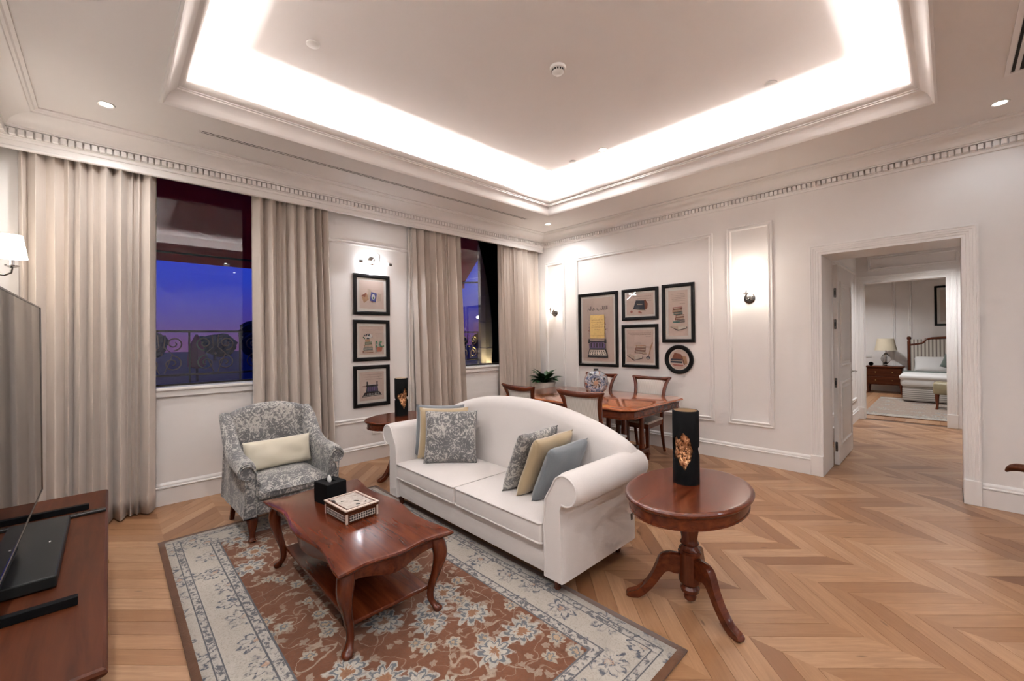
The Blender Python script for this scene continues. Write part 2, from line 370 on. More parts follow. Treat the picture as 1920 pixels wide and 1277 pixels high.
# walls
WT = .30
wl = MB(); W1, W2 = (.05, 1.45), (3.42, 5.08)           # window openings (y), sill 1.08, head 3.05
for a, b in ((YC, W1[0]), (W1[1], W2[0]), (W2[1], YB)): wl.box(XA-WT, XA, a, b, 0, ZC)
for a, b in (W1, W2): wl.box(XA-WT, XA, a, b, 0, 1.06); wl.box(XA-WT, XA, a, b, 3.12, ZC)
wall_l = structure('wall_left', wl, M['wall'], 'off-white painted window wall behind the curtains', 'wall')
DX0, DX1, DZ = -.935, .075, 2.345
wr_ = MB().box(XA-WT, DX0-.02, YB, YB+.5, 0, ZC).box(DX1+.02, XD+.3, YB, YB+.5, 0, ZC).box(DX0-.02, DX1+.02, YB, YB+.5, DZ+.02, ZC)
wall_r = structure('wall_right', wr_, M['wall'], 'off-white panelled wall with the sconces and doorway', 'wall')
structure('wall_back', MB().box(XA-WT, XD+.3, YC-.2, YC, 0, ZC), M['wall'], 'off-white wall behind the television', 'wall')
structure('wall_far', MB().box(XD, XD+.3, YC, YB, 0, ZC), M['wall'], 'off-white end wall opposite the windows', 'wall')
# ceiling with tray
cm = MB()
def rect(x0, x1, y0, y1, z): return [(x0, y0, z), (x1, y0, z), (x1, y1, z), (x0, y1, z)]
e = .13
cm.loft([rect(XA-WT, XD+.3, YC-.2, YB+.5, ZC), rect(TX0, TX1, TY0, TY1, ZC), rect(TX0, TX1, TY0, TY1, 3.275), rect(TX0-e, TX1+e, TY0-e, TY1+e, 3.275), rect(TX0-e, TX1+e, TY0-e, TY1+e, ZT)], True, False)
cm.f.append(tuple(range(16, 20)))
structure('ceiling', cm, M['ceil'], 'off-white ceiling with a recessed lit tray', 'ceiling')
# tray moulding
tp = [(0, ZC), (0, ZC-.018), (.014, ZC-.022), (.024, ZC-.012), (.03, ZC+.0), (.038, ZC+.03), (.052, ZC+.055), (.072, ZC+.072), (.09, ZC+.08), (.09, ZC+.09), (.10, ZC+.092), (.10, ZC+.10), (.112, ZC+.104), (.128, ZC+.115), (.138, ZC+.13), (.14, ZC+.135), (.14, ZC+.142), (.12, ZC+.142), (.02, ZC+.06), (.02, ZC+.026), (0, ZC+.026)]
structure('trim_1', MB().rings_rect(TX0, TX1, TY0, TY1, tp), M['white'], 'stepped white moulding around the ceiling tray', 'moulding', 28)
# cornice + dentils, four mitred runs
cp = [(0, 3.045), (.012, 3.045), (.016, 3.052), (.016, 3.066), (.024, 3.072), (.024, 3.122), (.058, 3.126), (.058, 3.138), (.068, 3.14)]
cp += [(.068+.12*(1-cos(a)), 3.14+.075*sin(a)) for a in [k*pi/12 for k in range(1, 7)]] + [(.196, 3.217), (.2, 3.226), (.214, 3.228), (.222, 3.238), (.24, 3.24), (.24, ZC)]
cx0, cx1, cy0, cy1 = PX, XD, YC, YB
runs = [('wall_left', lambda d, z: ((cx0+d, cy0+d, z), (cx0+d, cy1-d, z)), 'dentil cornice over the window curtains'),
        ('wall_right', lambda d, z: ((cx0+d, cy1-d, z), (cx1-d, cy1-d, z)), 'dentil cornice over the panelled wall'),
        ('wall_back', lambda d, z: ((cx0+d, cy0+d, z), (cx1-d, cy0+d, z)), 'dentil cornice over the television wall'),
        ('wall_far', lambda d, z: ((cx1-d, cy0+d, z), (cx1-d, cy1-d, z)), 'dentil cornice over the end wall')]
dent = None
for k, (w_, fn, lab) in enumerate(runs):
    mb = MB(); A = [fn(d, z) for d, z in cp]; mb.loft([[a[0] for a in A], [a[1] for a in A]], False, False)
    tr = structure('trim_%d' % (k+2), mb, M['white'], lab, 'cornice', 30)
    if k == 3: continue
    L = []
    if k == 0: L = [((cx0+.024, y, 0), 0) for y in [cy0+.05+.0437*i for i in range(int((cy1-cy0-.1)/.0437)+1)]]
    if k == 1: L = [((x, cy1-.024, 0), -pi/2) for x in [cx0+.05+.0437*i for i in range(int((.62-cx0)/.0437))]]
    if k == 2: L = [((x, cy0+.024, 0), pi/2) for x in [cx0+.06+.0437*i for i in range(8)]]
    for p, rz in L:
        if dent is None:
            dent = MB().rbox(-.002, .036, -.0165, .0165, 3.076, 3.119, .002, 1).build('dentil', M['white'], tr); dent.location = p; dent.rotation_euler = (0, 0, rz)
        else: inst(dent, tr, p, (0, 0, rz), 'dentil')
# pelmet fascia below the cornice
pm = MB(); pf = [(-.03, 2.985), (0, 2.985), (.006, 2.99), (.006, 3.0), (0, 3.006), (0, 3.05), (-.03, 3.05)]
pm.loft([[(PX+d, YC, z) for d, z in pf], [(PX+d, YB, z) for d, z in pf]])
pm.box(PX-.03, PX, YC, YB, 3.05, ZC)
structure('trim_6', pm, M['white'], 'white pelmet board hiding the curtain track', 'pelmet')
# baseboards
bp = [(0, 0), (.022, 0), (.022, .15), (.018, .152), (.03, .158), (.03, .166), (.018, .172), (.018, .186), (.012, .196), (.004, .203), (0, .205)]
def base(name, p0, p1, nx, ny, lab):
    structure(name, MB().loft([[(p0[0]+nx*d, p0[1]+ny*d, z) for d, z in bp], [(p1[0]+nx*d, p1[1]+ny*d, z) for d, z in bp]]), M['white'], lab, 'baseboard')
base('baseboard_left', (XA, YC), (XA, YB), 1, 0, 'moulded white baseboard under the windows')
base('baseboard_right', (XA, YB), (DX0-.11, YB), 0, -1, 'moulded white baseboard under the wall panels')
base('baseboard_far', (DX1+.11, YB), (XD, YB), 0, -1, 'short white baseboard beyond the doorway')
base('baseboard_back', (XA, YC), (XD, YC), 0, 1, 'moulded white baseboard behind the television cabinet')
# wall panel mouldings
pp = [(0, 0), (0, .012), (.006, .018), (.014, .018), (.02, .01), (.03, .012), (.038, .022), (.046, .022), (.05, .012), (.056, .006), (.056, 0)]
TN = [10]
def panel_B(x0, x1, z0, z1, lab):
    TN[0] += 1; structure('trim_%d' % TN[0], MB().rings_rect(x0, x1, z0, z1, pp, lambda a, b, h: (a, YB-h, b)), M['white'], lab, 'wall panel', 35)
def panel_A(y0, y1, z0, z1, lab):
    TN[0] += 1; structure('trim_%d' % TN[0], MB().rings_rect(y0, y1, z0, z1, pp, lambda a, b, h: (XA+h, a, b)), M['white'], lab, 'wall panel', 35)
panel_B(-4.83, -4.40, .44, 2.785, 'narrow wall panel moulding around the sconce near the corner')
panel_B(-4.18, -2.04, .44, 2.785, 'wide wall panel moulding around the five pictures')
panel_B(-1.88, -1.385, .44, 2.81, 'narrow wall panel moulding around the sconce by the doorway')
panel_A(1.62, 3.03, .49, 2.72, 'wall panel moulding around the three stacked pictures')
# door casing: stepped, plinth blocks
def casing(name, x0, x1, zt, y, w, lab, sg=-1, wall_t=.5, jamb=True):
    cs = [(0, 0), (0, .03), (.016, .03), (.018, .024), (.036, .024), (.038, .019), (.056, .019), (.058, .014), (.076, .014), (.079, .008), (w-.012, .008), (w, .012), (w, 0)]
    cs = [(w-d, h) for d, h in cs]
    mb = MB(); L = []
    for d, h in cs: L.append([(x0-d, y+sg*h, .21), (x0-d, y+sg*h, zt+d), (x1+d, y+sg*h, zt+d), (x1+d, y+sg*h, .21)])
    mb.loft(L, False, False)
    o = structure(name, mb, M['white'], lab, 'door casing')
    for a, b in ((x0-w-.004, x0+.001), (x1-.001, x1+w+.004)):
        MB().rbox(a, b, min(y, y+sg*.036), max(y, y+sg*.036), 0, .215, .004, 1).build('plinth_block', M['white'], o)
    if jamb:
        t = wall_t
        MB().box(x0-.02, x0, y, y+t, 0, zt).build('jamb', M['white'], o); MB().box(x1, x1+.02, y, y+t, 0, zt).build('jamb', M['white'], o); MB().box(x0-.02, x1+.02, y, y+t, zt, zt+.02).build('head_jamb', M['white'], o)
    return o
casing('trim_20', DX0, DX1, DZ, YB, .105, 'fluted white door casing in the panelled wall')
casing('trim_21', DX0, DX1, DZ, YB+.5, .105, 'white door casing on the hall side', 1, jamb=False)
# hall and bedroom shell
hy1 = 9.62
structure('wall_hall_left', MB().box(-1.35, -1.15, YB+.5, hy1, 0, 2.95), M['wall'], 'white side wall of the hall beyond the door', 'wall')
structure('wall_hall_right', MB().box(1.25, 1.45, YB+.5, hy1, 0, 2.95), M['wall'], 'white hall wall opposite the open door leaf', 'wall')
BX0, BX1, BZ = -1.05, -.04, 2.40
structure('wall_hall_end', MB().box(-3.3, BX0-.02, hy1, hy1+.2, 0, 3).box(BX1+.02, 3.1, hy1, hy1+.2, 0, 3).box(BX0-.02, BX1+.02, hy1, hy1+.2, BZ+.02, 3), M['wall'], 'white wall between hall and bedroom', 'wall')
structure('ceiling_hall', MB().box(-1.35, 1.45, YB+.5, hy1, 2.95, 3.05), M['ceil'], 'white hall ceiling', 'ceiling')
casing('trim_22', BX0, BX1, BZ, hy1, .12, 'stepped white casing around the bedroom doorway', -1, .2)
TN[0] = 23; structure('trim_23', MB().rings_rect(-1.0, .12, 2.60, 2.85, pp, lambda a, b, h: (a, hy1-h, b)), M['white'], 'panel moulding above the bedroom doorway', 'wall panel')
structure('trim_24', MB().rings_rect(YB+.75, hy1-.15, .35, 2.6, pp, lambda a, b, h: (-1.15+h, a, b)), M['white'], 'panel moulding on the hall side wall', 'wall panel')
structure('baseboard_hall', MB().loft([[(-1.15+d, y, z) for d, z in bp] for y in (7.3, hy1)]), M['white'], 'white baseboard along the hall wall', 'baseboard')
structure('wall_bedroom_back', MB().box(-3.3, 3.1, 14.75, 14.95, 0, 3), M['wall'], 'white bedroom wall behind the bed', 'wall')
structure('wall_bedroom_left', MB().box(-3.3, -3.1, hy1+.2, 14.75, 0, 3), M['wall'], 'white bedroom side wall', 'wall')
structure('wall_bedroom_right', MB().box(2.9, 3.1, hy1+.2, 14.75, 0, 3), M['wall'], 'white bedroom wall on the far side of the bed', 'wall')
structure('ceiling_bedroom', MB().box(-3.3, 3.1, hy1, 14.95, 3, 3.1), M['ceil'], 'white bedroom ceiling', 'ceiling')
for a, b in ((-2.3, -.98), (-.72, 1.6)):
    TN[0] += 1; structure('trim_%d' % (TN[0]+2), MB().rings_rect(a, b, .35, 2.9, pp, lambda a, b, h: (a, 14.75-h, b)), M['white'], 'bedroom wall panel moulding %s' % ('over the nightstand' if a < -1 else 'over the headboard'), 'wall panel')
# windows
def window(n, y0, y1, lab):
    t = thing('window_%d' % n, lab, 'window', (XA-.16, (y0+y1)/2, 1.06), 0, kind='structure')
    fr = MB().rings_rect(y0, y1, 1.06, 3.12, [(0, -.03), (0, .03), (.035, .03), (.045, .02), (.045, -.02), (.035, -.03), (0, -.03)], lambda a, b, h: (XA-.16+h, a, b))
    fr.build('window_frame', M['dkframe'], t, world=True)
    MB().box(XA-.165, XA-.157, y0+.04, y1-.04, 1.10, 3.08).build('pane', M['winglass'], t, world=True)
    sill = MB().rbox(XA-.30, XA+.05, y0-.06, y1+.06, 1.055, 1.085, .008).box(XA, XA+.03, y0-.05, y1+.05, 1.0, 1.055)
    sill.build('sill', M['white'], t, world=True)
M['dkframe'] = plain('bronze_window_frame', (.035, .03, .028), .35, .5)
window(1, W1[0], W1[1], 'tall window beside the armchair with evening sky')
window(2, W2[0], W2[1], 'tall window near the room corner with evening sky')
# hall door leaf, open into the hall
M['door'] = plain('door_paint', (.72, .68, .645), .35, var=.01)
dl = thing('door_1', 'white panelled door standing open into the hall', 'door', (DX0+.006, YB+.55, 0), 0, kind='structure')
lw, lh, lt = .98, 2.30, .045
MB().rbox(0, lt, 0, lw, .012, lh, .003, 1).build('leaf', M['door'], dl)
for z0, z1 in ((.22, .95), (1.12, 2.12)):
    mb = MB().rings_rect(.14, lw-.14, z0, z1, [(0, 0), (0, .012), (.02, .014), (.035, .004), (.06, .004), (.075, .011), (.2, .011)], lambda a, b, h: (lt+h, a, b)); k = len(mb.v); mb.f.append((k-4, k-3, k-2, k-1)); mb.build('door_panel', M['door'], dl)
for z in (.22, .95, 1.62, 1.98):
    h = MB().rbox(.012, .034, -.012, .002, z-.055, z+.055, .004, 1).build('hinge', M['darkchrome'], dl); MB().rbox(.018, .028, -.015, -.011, z-.025, z+.025, .002, 1).build('hinge_pin', M['black'], h)
hd = MB().lathe([(.0, 0), (.026, 0), (.026, .008), (.0, .008)], 16).xf(Matrix.Translation((lt, lw-.07, 1.03)) @ Matrix.Rotation(pi/2, 4, 'Y')).build('handle_rose', M['chrome'], dl)
MB().tube([(lt, lw-.07, 1.03), (lt+.05, lw-.07, 1.03), (lt+.055, lw-.09, 1.03), (lt+.055, lw-.19, 1.035)], .009).build('lever_handle', M['chrome'], dl, 40)
MB().rbox(lt, lt+.006, lw-.085, lw-.055, .90, .97, .002).build('keyhole_plate', M['chrome'], dl)
# ================================================================== ceiling fittings and lamps
cove = thing('cove_light', 'hidden strip light glowing around the ceiling tray', 'strip light', (TX0, TY0, 3.36))
M['led'] = emis('led_strip', (1, .90, .86), 14)
ey = .085
cx_, cy_ = (TX0+TX1)/2, (TY0+TY1)/2; lx, ly = TX1-TX0, TY1-TY0
for (a, b, c, d) in ((TX0-ey, TX0-ey+.02, TY0, TY1), (TX1+ey-.02, TX1+ey, TY0, TY1), (TX0, TX1, TY0-ey, TY0-ey+.02), (TX0, TX1, TY1+ey-.02, TY1+ey)):
    MB().box(a, b, c, d, 3.277, 3.284).build('light_strip', M['led'], cove, world=True)
for (x, y, sx, sy, rt) in ((TX0-.05, cy_, .04, ly, (0, pi-.3, 0)), (TX1+.05, cy_, .04, ly, (0, pi+.3, 0)), (cx_, TY0-.05, lx, .04, (pi+.3, 0, 0)), (cx_, TY1+.05, lx, .04, (pi-.3, 0, 0))):
    lamp('cove_lamp', 'AREA', (x-TX0, y-TY0, 3.292-3.36), COVE_W, (1, .975, .985), cove, sx, sy, rt)
M['downglow'] = emis('downlight_lens', (1, .95, .88), 22)
ring_bm = MB().lathe([(.035, .004), (.036, -.003), (.048, -.006), (.052, 0), (.052, .002)], 24, caps=False)
lens_bm = MB().lathe([(.0, -.001), (.036, -.001)], 24)
dl0 = None
DOWN = [((-4.26, 0.0, ZC), 'by the television wall corner', 1, NEUTRAL), ((-4.25, 4.87, ZC), 'above the corner plant', 1, NEUTRAL), ((.28, 4.91, ZC), 'over the doorway end of the room', .15, COOL),
        ((-2.67, 4.0, ZT), 'in the tray, farther from the curtains', .6, WARM), ((-3.48, 4.0, ZT), 'in the tray corner, nearer the curtains', .6, WARM),
        ((-2.45, -.12, ZC), 'added as unseen fill over the far end of the television cabinet', 1, NEUTRAL), ((-1.5, -.12, ZC), 'added as unseen fill over the near end of the television cabinet', 1, NEUTRAL), ((-.4, -.12, ZC), 'added as unseen fill behind the rug end', 1, NEUTRAL), ((.7, .6, ZC), 'added as unseen fill beside the tray, door side, first', 1.0, NEUTRAL), ((.7, 1.9, ZC), 'added as unseen fill beside the tray, door side, second', .7, NEUTRAL),  # out-of-view downlights added to brighten the room from the near and door sides
        ((2.1, .6, ZC), 'added as unseen fill at the far end of the room, first', 1.6, NEUTRAL), ((2.1, 2.3, ZC), 'added as unseen fill at the far end of the room, second', 1.1, COOL), ((2.1, 3.6, ZC), 'added as unseen fill at the far end of the room, third', .4, COOL), ((-1.9, 4.9, ZC), 'on the wall side of the dining table', 0, NEUTRAL)]  # far-end downlights are added out of view to light the sofa's near end
DOWN = [d for d in DOWN if d[2]]
for p, lab, on, colr in DOWN:
    t = thing('downlight', 'small round recessed downlight '+lab, 'downlight', p, 0, 'recessed ceiling downlights')
    if dl0 is None: dl0 = (ring_bm.build('trim_ring', M['plastic'], t, 40), lens_bm.build('lens', M['downglow'], t))
    else: inst(dl0[0], t, (0, 0, 0)); inst(dl0[1], t, (0, 0, 0))
    lamp('spot', 'SPOT', (0, 0, -.02), DOWN_W*on, colr, t, .06, spot=165, blend=.65)
def cap(name, loc, r, lab, cat):
    o = MB().lathe([(0, -.012), (r*.8, -.012), (r, -.006), (r, 0)], 24).build(name, M['plastic'], None, 40, origin=(0, 0, 0)); o.location = loc; tag(o, lab, cat, 'round ceiling caps'); return o
cap('sprinkler_cap', (-3.10, 1.06, ZT), .045, 'flat round white ceiling cap left of the smoke detector', 'ceiling cap')
cap('sprinkler_cap', (-3.09, 4.0, ZT), .04, 'flat round white ceiling cap between the two tray downlights', 'ceiling cap')
cap('sprinkler_cap', (-1.015, 4.0, ZT), .045, 'flat round white ceiling cap on the door side of the tray', 'ceiling cap')
sd = thing('smoke_detector', 'white domed smoke detector in the ceiling tray', 'smoke detector', (-2.086, 2.53, ZT))
MB().lathe([(.062, 0), (.062, -.014), (.058, -.02), (.05, -.022)], 28, caps=True).build('base', M['plastic'], sd, 40)
MB().lathe([(.046, -.022), (.046, -.04), (.03, -.055), (0, -.058)], 28).build('dome', M['plastic'], sd, 40)
M['slot'] = plain('vent_black', (.02, .018, .015), .8, var=0)
for k in range(14):
    a = 2*pi*k/14; MB().rbox(-.003, .003, -.006, .006, -.038, -.024, .001, 1).xf(Matrix.Rotation(a, 4, 'Z') @ Matrix.Translation((.046, 0, 0))).build('slot', M['slot'], sd)
sv = thing('slot_vent', 'long thin black slot vent in the ceiling above the curtains', 'air vent', (-4.28, 2.5, ZC))
for dx in (-.022, .006): MB().box(dx, dx+.012, -1.93, 1.92, -.002, .0).build('slot', M['slot'], sv)
for dx in (-.03, -.008, .02): MB().box(dx, dx+.006, -1.95, 1.94, -.004, 0).build('slot_edge', M['white'], sv)
gv = thing('ceiling_grille', 'linear air grille in the ceiling on the door side', 'air vent', (.37, 3.6, ZC))
MB().rings_rect(-.10, .22, -.95, .82, [(0, 0), (0, -.008), (.025, -.008), (.03, 0)]).build('grille_frame', M['white'], gv)
MB().box(-.07, .19, -.92, .79, -.001, 0).build('duct', M['slot'], gv)
for k in range(6): MB().box(-.055+k*.042, -.035+k*.042, -.92, .79, -.007, -.001).build('slat', M['plastic'], gv)
# sconces
M['shade'] = emis('glowing_shade', (1, .9, .78), 9)
def sconce(lab, loc, rotz):
    t = thing('wall_sconce', lab, 'wall lamp', loc, rotz, 'wall sconces with white shades')   # local: wall at y=0, room toward -y
    MB().lathe([(0, 0), (.062, 0), (.062, .006), (.052, .014), (.04, .016), (.036, .024), (.015, .03), (0, .03)], 28).xf(Matrix.Rotation(pi/2, 4, 'X')).build('backplate', M['darkchrome'], t, 40)
    MB().tube([(0, -.02, 0), (0, -.05, -.015), (0, -.085, -.02), (0, -.115, .0), (0, -.12, .04)], .007).build('arm', M['darkchrome'], t, 50)
    MB().lathe([(0, .035), (.012, .035), (.036, .045), (.038, .05), (.012, .053), (.012, .10), (0, .10)], 20, (0, -.12, 0)).build('candle_cup', M['chrome'], t, 40)
    MB().lathe([(.075, .10), (.052, .26), (.05, .26), (.073, .10)], 28, (0, -.12, 0), caps=False).build('shade', M['shade'], t, 50)
    lamp('bulb', 'POINT', (0, -.12, .20), SCONCE_W, (1, .9, .78), t, .02)
sconce('chrome wall sconce with a white shade in the panel near the corner', (-4.62, YB, 1.93), 0)
sconce('chrome wall sconce with a white shade in the panel by the doorway', (-1.63, YB, 1.94), 0)
sconce('chrome wall sconce with a white shade above the television', (-4.5, YC, 2.0), pi)
# picture light
pl = thing('picture_light', 'chrome picture light over the three stacked pictures', 'picture light', (XA, 2.40, 2.50))
MB().lathe([(0, 0), (.05, 0), (.05, .01), (.035, .022), (0, .025)], 24).xf(Matrix.Rotation(pi/2, 4, 'Y')).build('backplate', M['chrome'], pl, 40)
MB().tube([(.02, .0, .0), (.05, .03, .05), (.08, .05, .085), (.11, .055, .07), (.125, .05, .02), (.125, .05, -.02)], .007).build('arm', M['chrome'], pl, 50)
M['tube'] = emis('picture_light_tube', (.95, .97, 1), 18)
MB().tube([(.125, -.17, -.04), (.125, .17, -.04)], .014, 12).build('tube', M['tube'], pl, 40)
for s in (-1, 1): MB().tube([(.125, s*.17, -.04), (.125, s*.21, -.04)], .017, 12).build('end_cap', M['darkchrome'], pl, 40)
lamp('tube_lamp', 'AREA', (.12, 0, -.06), 4, (.86, .9, 1), pl, .34, .03, (0, radians(-35), pi/2*0))
# wall socket
so = thing('wall_socket', 'white power socket low on the wall beside the sofa', 'socket', (XA, 2.45, .36))
MB().rbox(0, .009, -.065, .045, -.045, .045, .003).build('plate', M['plastic'], so)
for y, z in ((-.01, .018), (-.022, -.012), (.002, -.012)): MB().box(.009, .0095, y-.003, y+.003, z-.006, z+.006).build('pin_hole', M['slot'], so)
# ================================================================== curtains
def curtain(lab, y0, y1, nf, seed, flare=.05, ybot=None):
    rnd = random.Random(seed); wd = [rnd.uniform(.55, 1.5) for _ in range(nf)]; tot = sum(wd); cum = [0]
    for w in wd: cum.append(cum[-1]+w/tot)
    am = [rnd.uniform(.55, 1.2)*min(1.15, (w/1.0)**.5) for w in wd]; dr = [rnd.uniform(-.02, .02) for _ in wd]+[0]
    yb0, yb1 = ybot or (y0, y1)
    def fn(u, v):
        z = 3.10-v*3.085; i = 0
        while i < nf-1 and u > cum[i+1]: i += 1
        fr = min(1, max(0, (u-cum[i])/(cum[i+1]-cum[i]))); b = sin(pi*fr)**.75
        A = (.085+.03*v)*am[i]; x = -5.005+A*b+flare*max(0, v-.1)**1.5+.010*sin(9*u+seed)*v
        a, bb = y0+(yb0-y0)*v, y1+(yb1-y1)*v; yy = a+(bb-a)*u+(dr[i]*(1-fr)+dr[i+1]*fr)*v*(1 if 0 < u < 1 else 0)+.012*sin(2*pi*fr)*(1-.4*v)
        if z < .12: x += .014*sin(23*u+seed)*(1-z/.12)
        return (x, yy, max(z, .012))
    o = MB().grid(fn, nf*18, 22).build('curtain', M['curtain'], None, 60, origin=(-4.95, (y0+y1)/2, 0))
    m = o.modifiers.new('thickness', 'SOLIDIFY'); m.thickness = .004
    return tag(o, lab, 'curtain', 'floor-length beige curtains')
curtain('beige curtain panel behind the television end of the cabinet', -.50, .33, 11, 1, .06, (-.5, .29))
curtain('beige curtain panel directly behind the armchair', 1.08, 1.86, 9, 2, .05, (1.06, 1.90))
curtain('beige curtain panel behind the far side table', 2.95, 3.74, 9, 3, .05, (2.98, 3.80))
curtain('beige curtain panel in the room corner by the plant', 4.50, 5.41, 11, 4, .04, (4.50, 5.40))
M['sheer'] = fabric('sheer_lace', (.60, .55, .50), (.70, .65, .60), 60)
def sheer(lab, y0, y1):
    o = MB().grid(lambda u, v: (-5.018+.008*sin(u*14), y0+(y1-y0)*u+.006*sin(v*9), 3.0-v*2.97), 24, 14).build('sheer_curtain', M['sheer'], None, 60, origin=(-5.02, y0, 0)); m = o.modifiers.new('thickness', 'SOLIDIFY'); m.thickness = .002; tag(o, lab, 'curtain')
sheer('narrow strip of white sheer lace beside the stacked pictures', 2.90, 3.02)
# ================================================================== outside the windows
def spiral(cy, cz, r, turns, start, hand, steep=1):
    return [(0, cy+r*(1-.80*k/22)*cos(start+hand*2*pi*turns*k/22), cz+r*(1-.80*k/22)*sin(start+hand*2*pi*turns*k/22)) for k in range(23)]
def railing(lab, y0, y1, seed):
    t = thing('balcony_railing', lab, 'railing', (-5.62, y0, 0), 0); n = max(2, round((y1-y0)/.42)); w = (y1-y0)/n
    for z in (1.16, 1.62): MB().rbox(-.012, .012, 0, y1-y0, z-.012, z+.012, .004, 1).build('rail', M['iron'], t)
    for k in range(n+1): MB().rbox(-.009, .009, k*w-.009, k*w+.009, (-.6 if k in (0, n) else .9), 1.62, .003, 1).build('baluster', M['iron'], t)
    for k in range(n):
        c = (k+.5)*w
        for s in (-1, 1):
            MB().tube(spiral(c+s*.085, 1.28, .085, 1.5, pi/2, -s), .007, 6).build('scroll', M['brass'], t, 60)
            MB().tube(spiral(c+s*.10, 1.49, .075, 1.4, -pi/2, s), .007, 6).build('scroll', M['brass'], t, 60)
            MB().tube([(0, c+s*.02, 1.18), (0, c+s*.09, 1.38), (0, c+s*.02, 1.45), (0, c+s*.03, 1.58)], .006, 6).build('stem', M['brass'], t, 60)
        MB().lathe([(0, -.02), (.014, 0), (0, .02)], 8, (0, c, 1.38)).build('boss', M['brass'], t)
railing('scrolled wrought-iron railing outside the window by the armchair', -.3, 2.0, 1)
railing('scrolled wrought-iron railing outside the corner window', 3.4, 4.58, 2)
M['awning'] = plain('red_awning_canvas', (.40, .015, .012), .8)
def awning(lab, y0, y1):
    t = thing('awning', lab, 'awning', (-5.36, y0, 3.75))
    MB().loft([[(0, 0, 0), (0, 0, -.015), (-1.24, 0, -1.145), (-1.24, 0, -1.13)], [(0, y1-y0, 0), (0, y1-y0, -.015), (-1.24, y1-y0, -1.145), (-1.24, y1-y0, -1.13)]]).build('canopy', M['awning'], t)
    MB().box(-1.25, -1.235, 0, y1-y0, -1.25, -1.13).build('valance', M['awning'], t)
    MB().tube([(-1.24, 0, -1.14), (-1.24, y1-y0, -1.14)], .018).build('front_bar', M['iron'], t)
    for y in (.12, y1-y0-.02): MB().tube([(0, y, -1.22), (-.6, y, -1.20), (-1.24, y, -1.14)], .016).build('folding_arm', M['iron'], t)
awning('red canvas awning outside the window by the armchair', -.9, 2.2)
awning('red canvas awning outside the corner window', 3.2, 5.05)
M['stone'] = plain('sandstone', (.30, .25, .18), .8, scale=14, bump=.3, bscale=40)
pr = thing('stone_pier', 'sandstone pier outside the corner window', 'pier', (-5.62, 4.80, 0))
for k in range(8): MB().rbox(-.10, .10, -.125, .13, .45*k-.45, .45*k-.006, .006, 1).build('stone', M['stone'], pr)
lamp('pier_uplight', 'SPOT', (.05, -.30, .95), 16, (1, .84, .52), pr, .03, rot=(pi-.2, 0, 0), spot=95, blend=.8)
lamp('pier_uplight', 'SPOT', (.20, -.05, .95), 14, (1, .84, .52), pr, .03, rot=(pi, -.2, 0), spot=95, blend=.8)
M['asphalt'] = plain('dark_asphalt', (.006, .006, .006), .95); M['treeleaf'] = plain('night_foliage', (.012, .02, .008), .9)
tag(MB().box(-120, -5.4, -60, 110, -.7, -.6).build('ground_outside', M['asphalt']), 'dark street ground outside the windows', 'ground', kind='structure')
def tree(lab, x, y, h, r, seed):
    t = thing('distant_tree', lab, 'tree', (x, y, -.6), 0, 'dark trees across the street'); rnd = random.Random(seed); mb = MB()
    for k in range(9):
        c = (rnd.uniform(-r, r)*.7, rnd.uniform(-r, r)*.8, h*rnd.uniform(.45, .85)); q = r*rnd.uniform(.35, .6)
        mb.lathe([(q*sin(pi*i/7)*1.0+1e-3, -q*cos(pi*i/7)) for i in range(8)], 10, c, fn=lambda a, z: 1+.18*sin(5*a+seed+z*9))
    mb.build('crown', M['treeleaf'], t); MB().tube([(0, 0, 0), (0, 0, h*.6)], [.18, .1]).build('trunk', M['iron'], t)
tree('dark tree behind the railing at the armchair window', -22, 5.9, 3.2, 1.3, 1)
for k, (x, y, h) in enumerate(((-60, 2, 3.2), (-60, 9, 2.8), (-60, 16, 3.3), (-60, 44, 3.2), (-60, 51, 2.9), (-60, 58, 3.3))): tree('%s dark skyline tree counted from the armchair window' % ('first', 'second', 'third', 'fourth', 'fifth', 'sixth')[k], x, y, h, 2.2, k+5)
M['lampglow'] = emis('street_lamp_glow', (1, .85, .55), 60)
for k, (x, y, z, lab) in enumerate(((-30, 24.6, 3.5, 'tall street lamp shining beyond the corner window'), (-45, 33.6, 3.9, 'small distant street lamp beside the tall lamp'))):
    t = thing('street_lamp', lab, 'street lamp', (x, y, -.6)); s = .5 if k else 1
    MB().tube([(0, 0, 0), (0, 0, z+.6)], [.09*s, .05*s]).build('post', M['plastic'], t); MB().lathe([(0, -.12*s), (.2*s, -.06*s), (.24*s, .06*s), (0, .14*s)], 12, (0, 0, z+.6)).build('lamp_head', M['lampglow'], t)
M['red'] = plain('red_canvas', (.25, .01, .012), .7)
ps = thing('folded_parasol', 'folded red parasol on the terrace outside', 'parasol', (-13, 1.58, -.6))
MB().tube([(0, 0, 0), (0, 0, 2.3)], .03).build('pole', M['iron'], ps)
MB().lathe([(.03, 1.45), (.16, 1.5), (.17, 1.75), (.12, 2.05), (.03, 2.28)], 14, fn=lambda a, z: 1+.12*cos(7*a)).build('canopy', M['red'], ps, 60)
# ================================================================== rug
RX0, RX1, RY0, RY1 = -4.10, -.875, .25, 1.97
rc = ((RX0+RX1)/2, (RY0+RY1)/2, 0)
def rugfn(u, v):
    x, y = (u-.5)*(RX1-RX0), (v-.5)*(RY1-RY0); return (x, y, .011+.001*sin(7*x+3*y))
rm = MB().grid(rugfn, 24, 14); 
rug = rm.build('area_rug', rug_mat((RX1-RX0)/2, (RY1-RY0)/2), None, 60, origin=(0, 0, 0)); rug.location = rc
m_ = rug.modifiers.new('thickness', 'SOLIDIFY'); m_.thickness = .010; m_.offset = -1
tag(rug, 'rust and cream floral rug under the coffee table', 'rug')
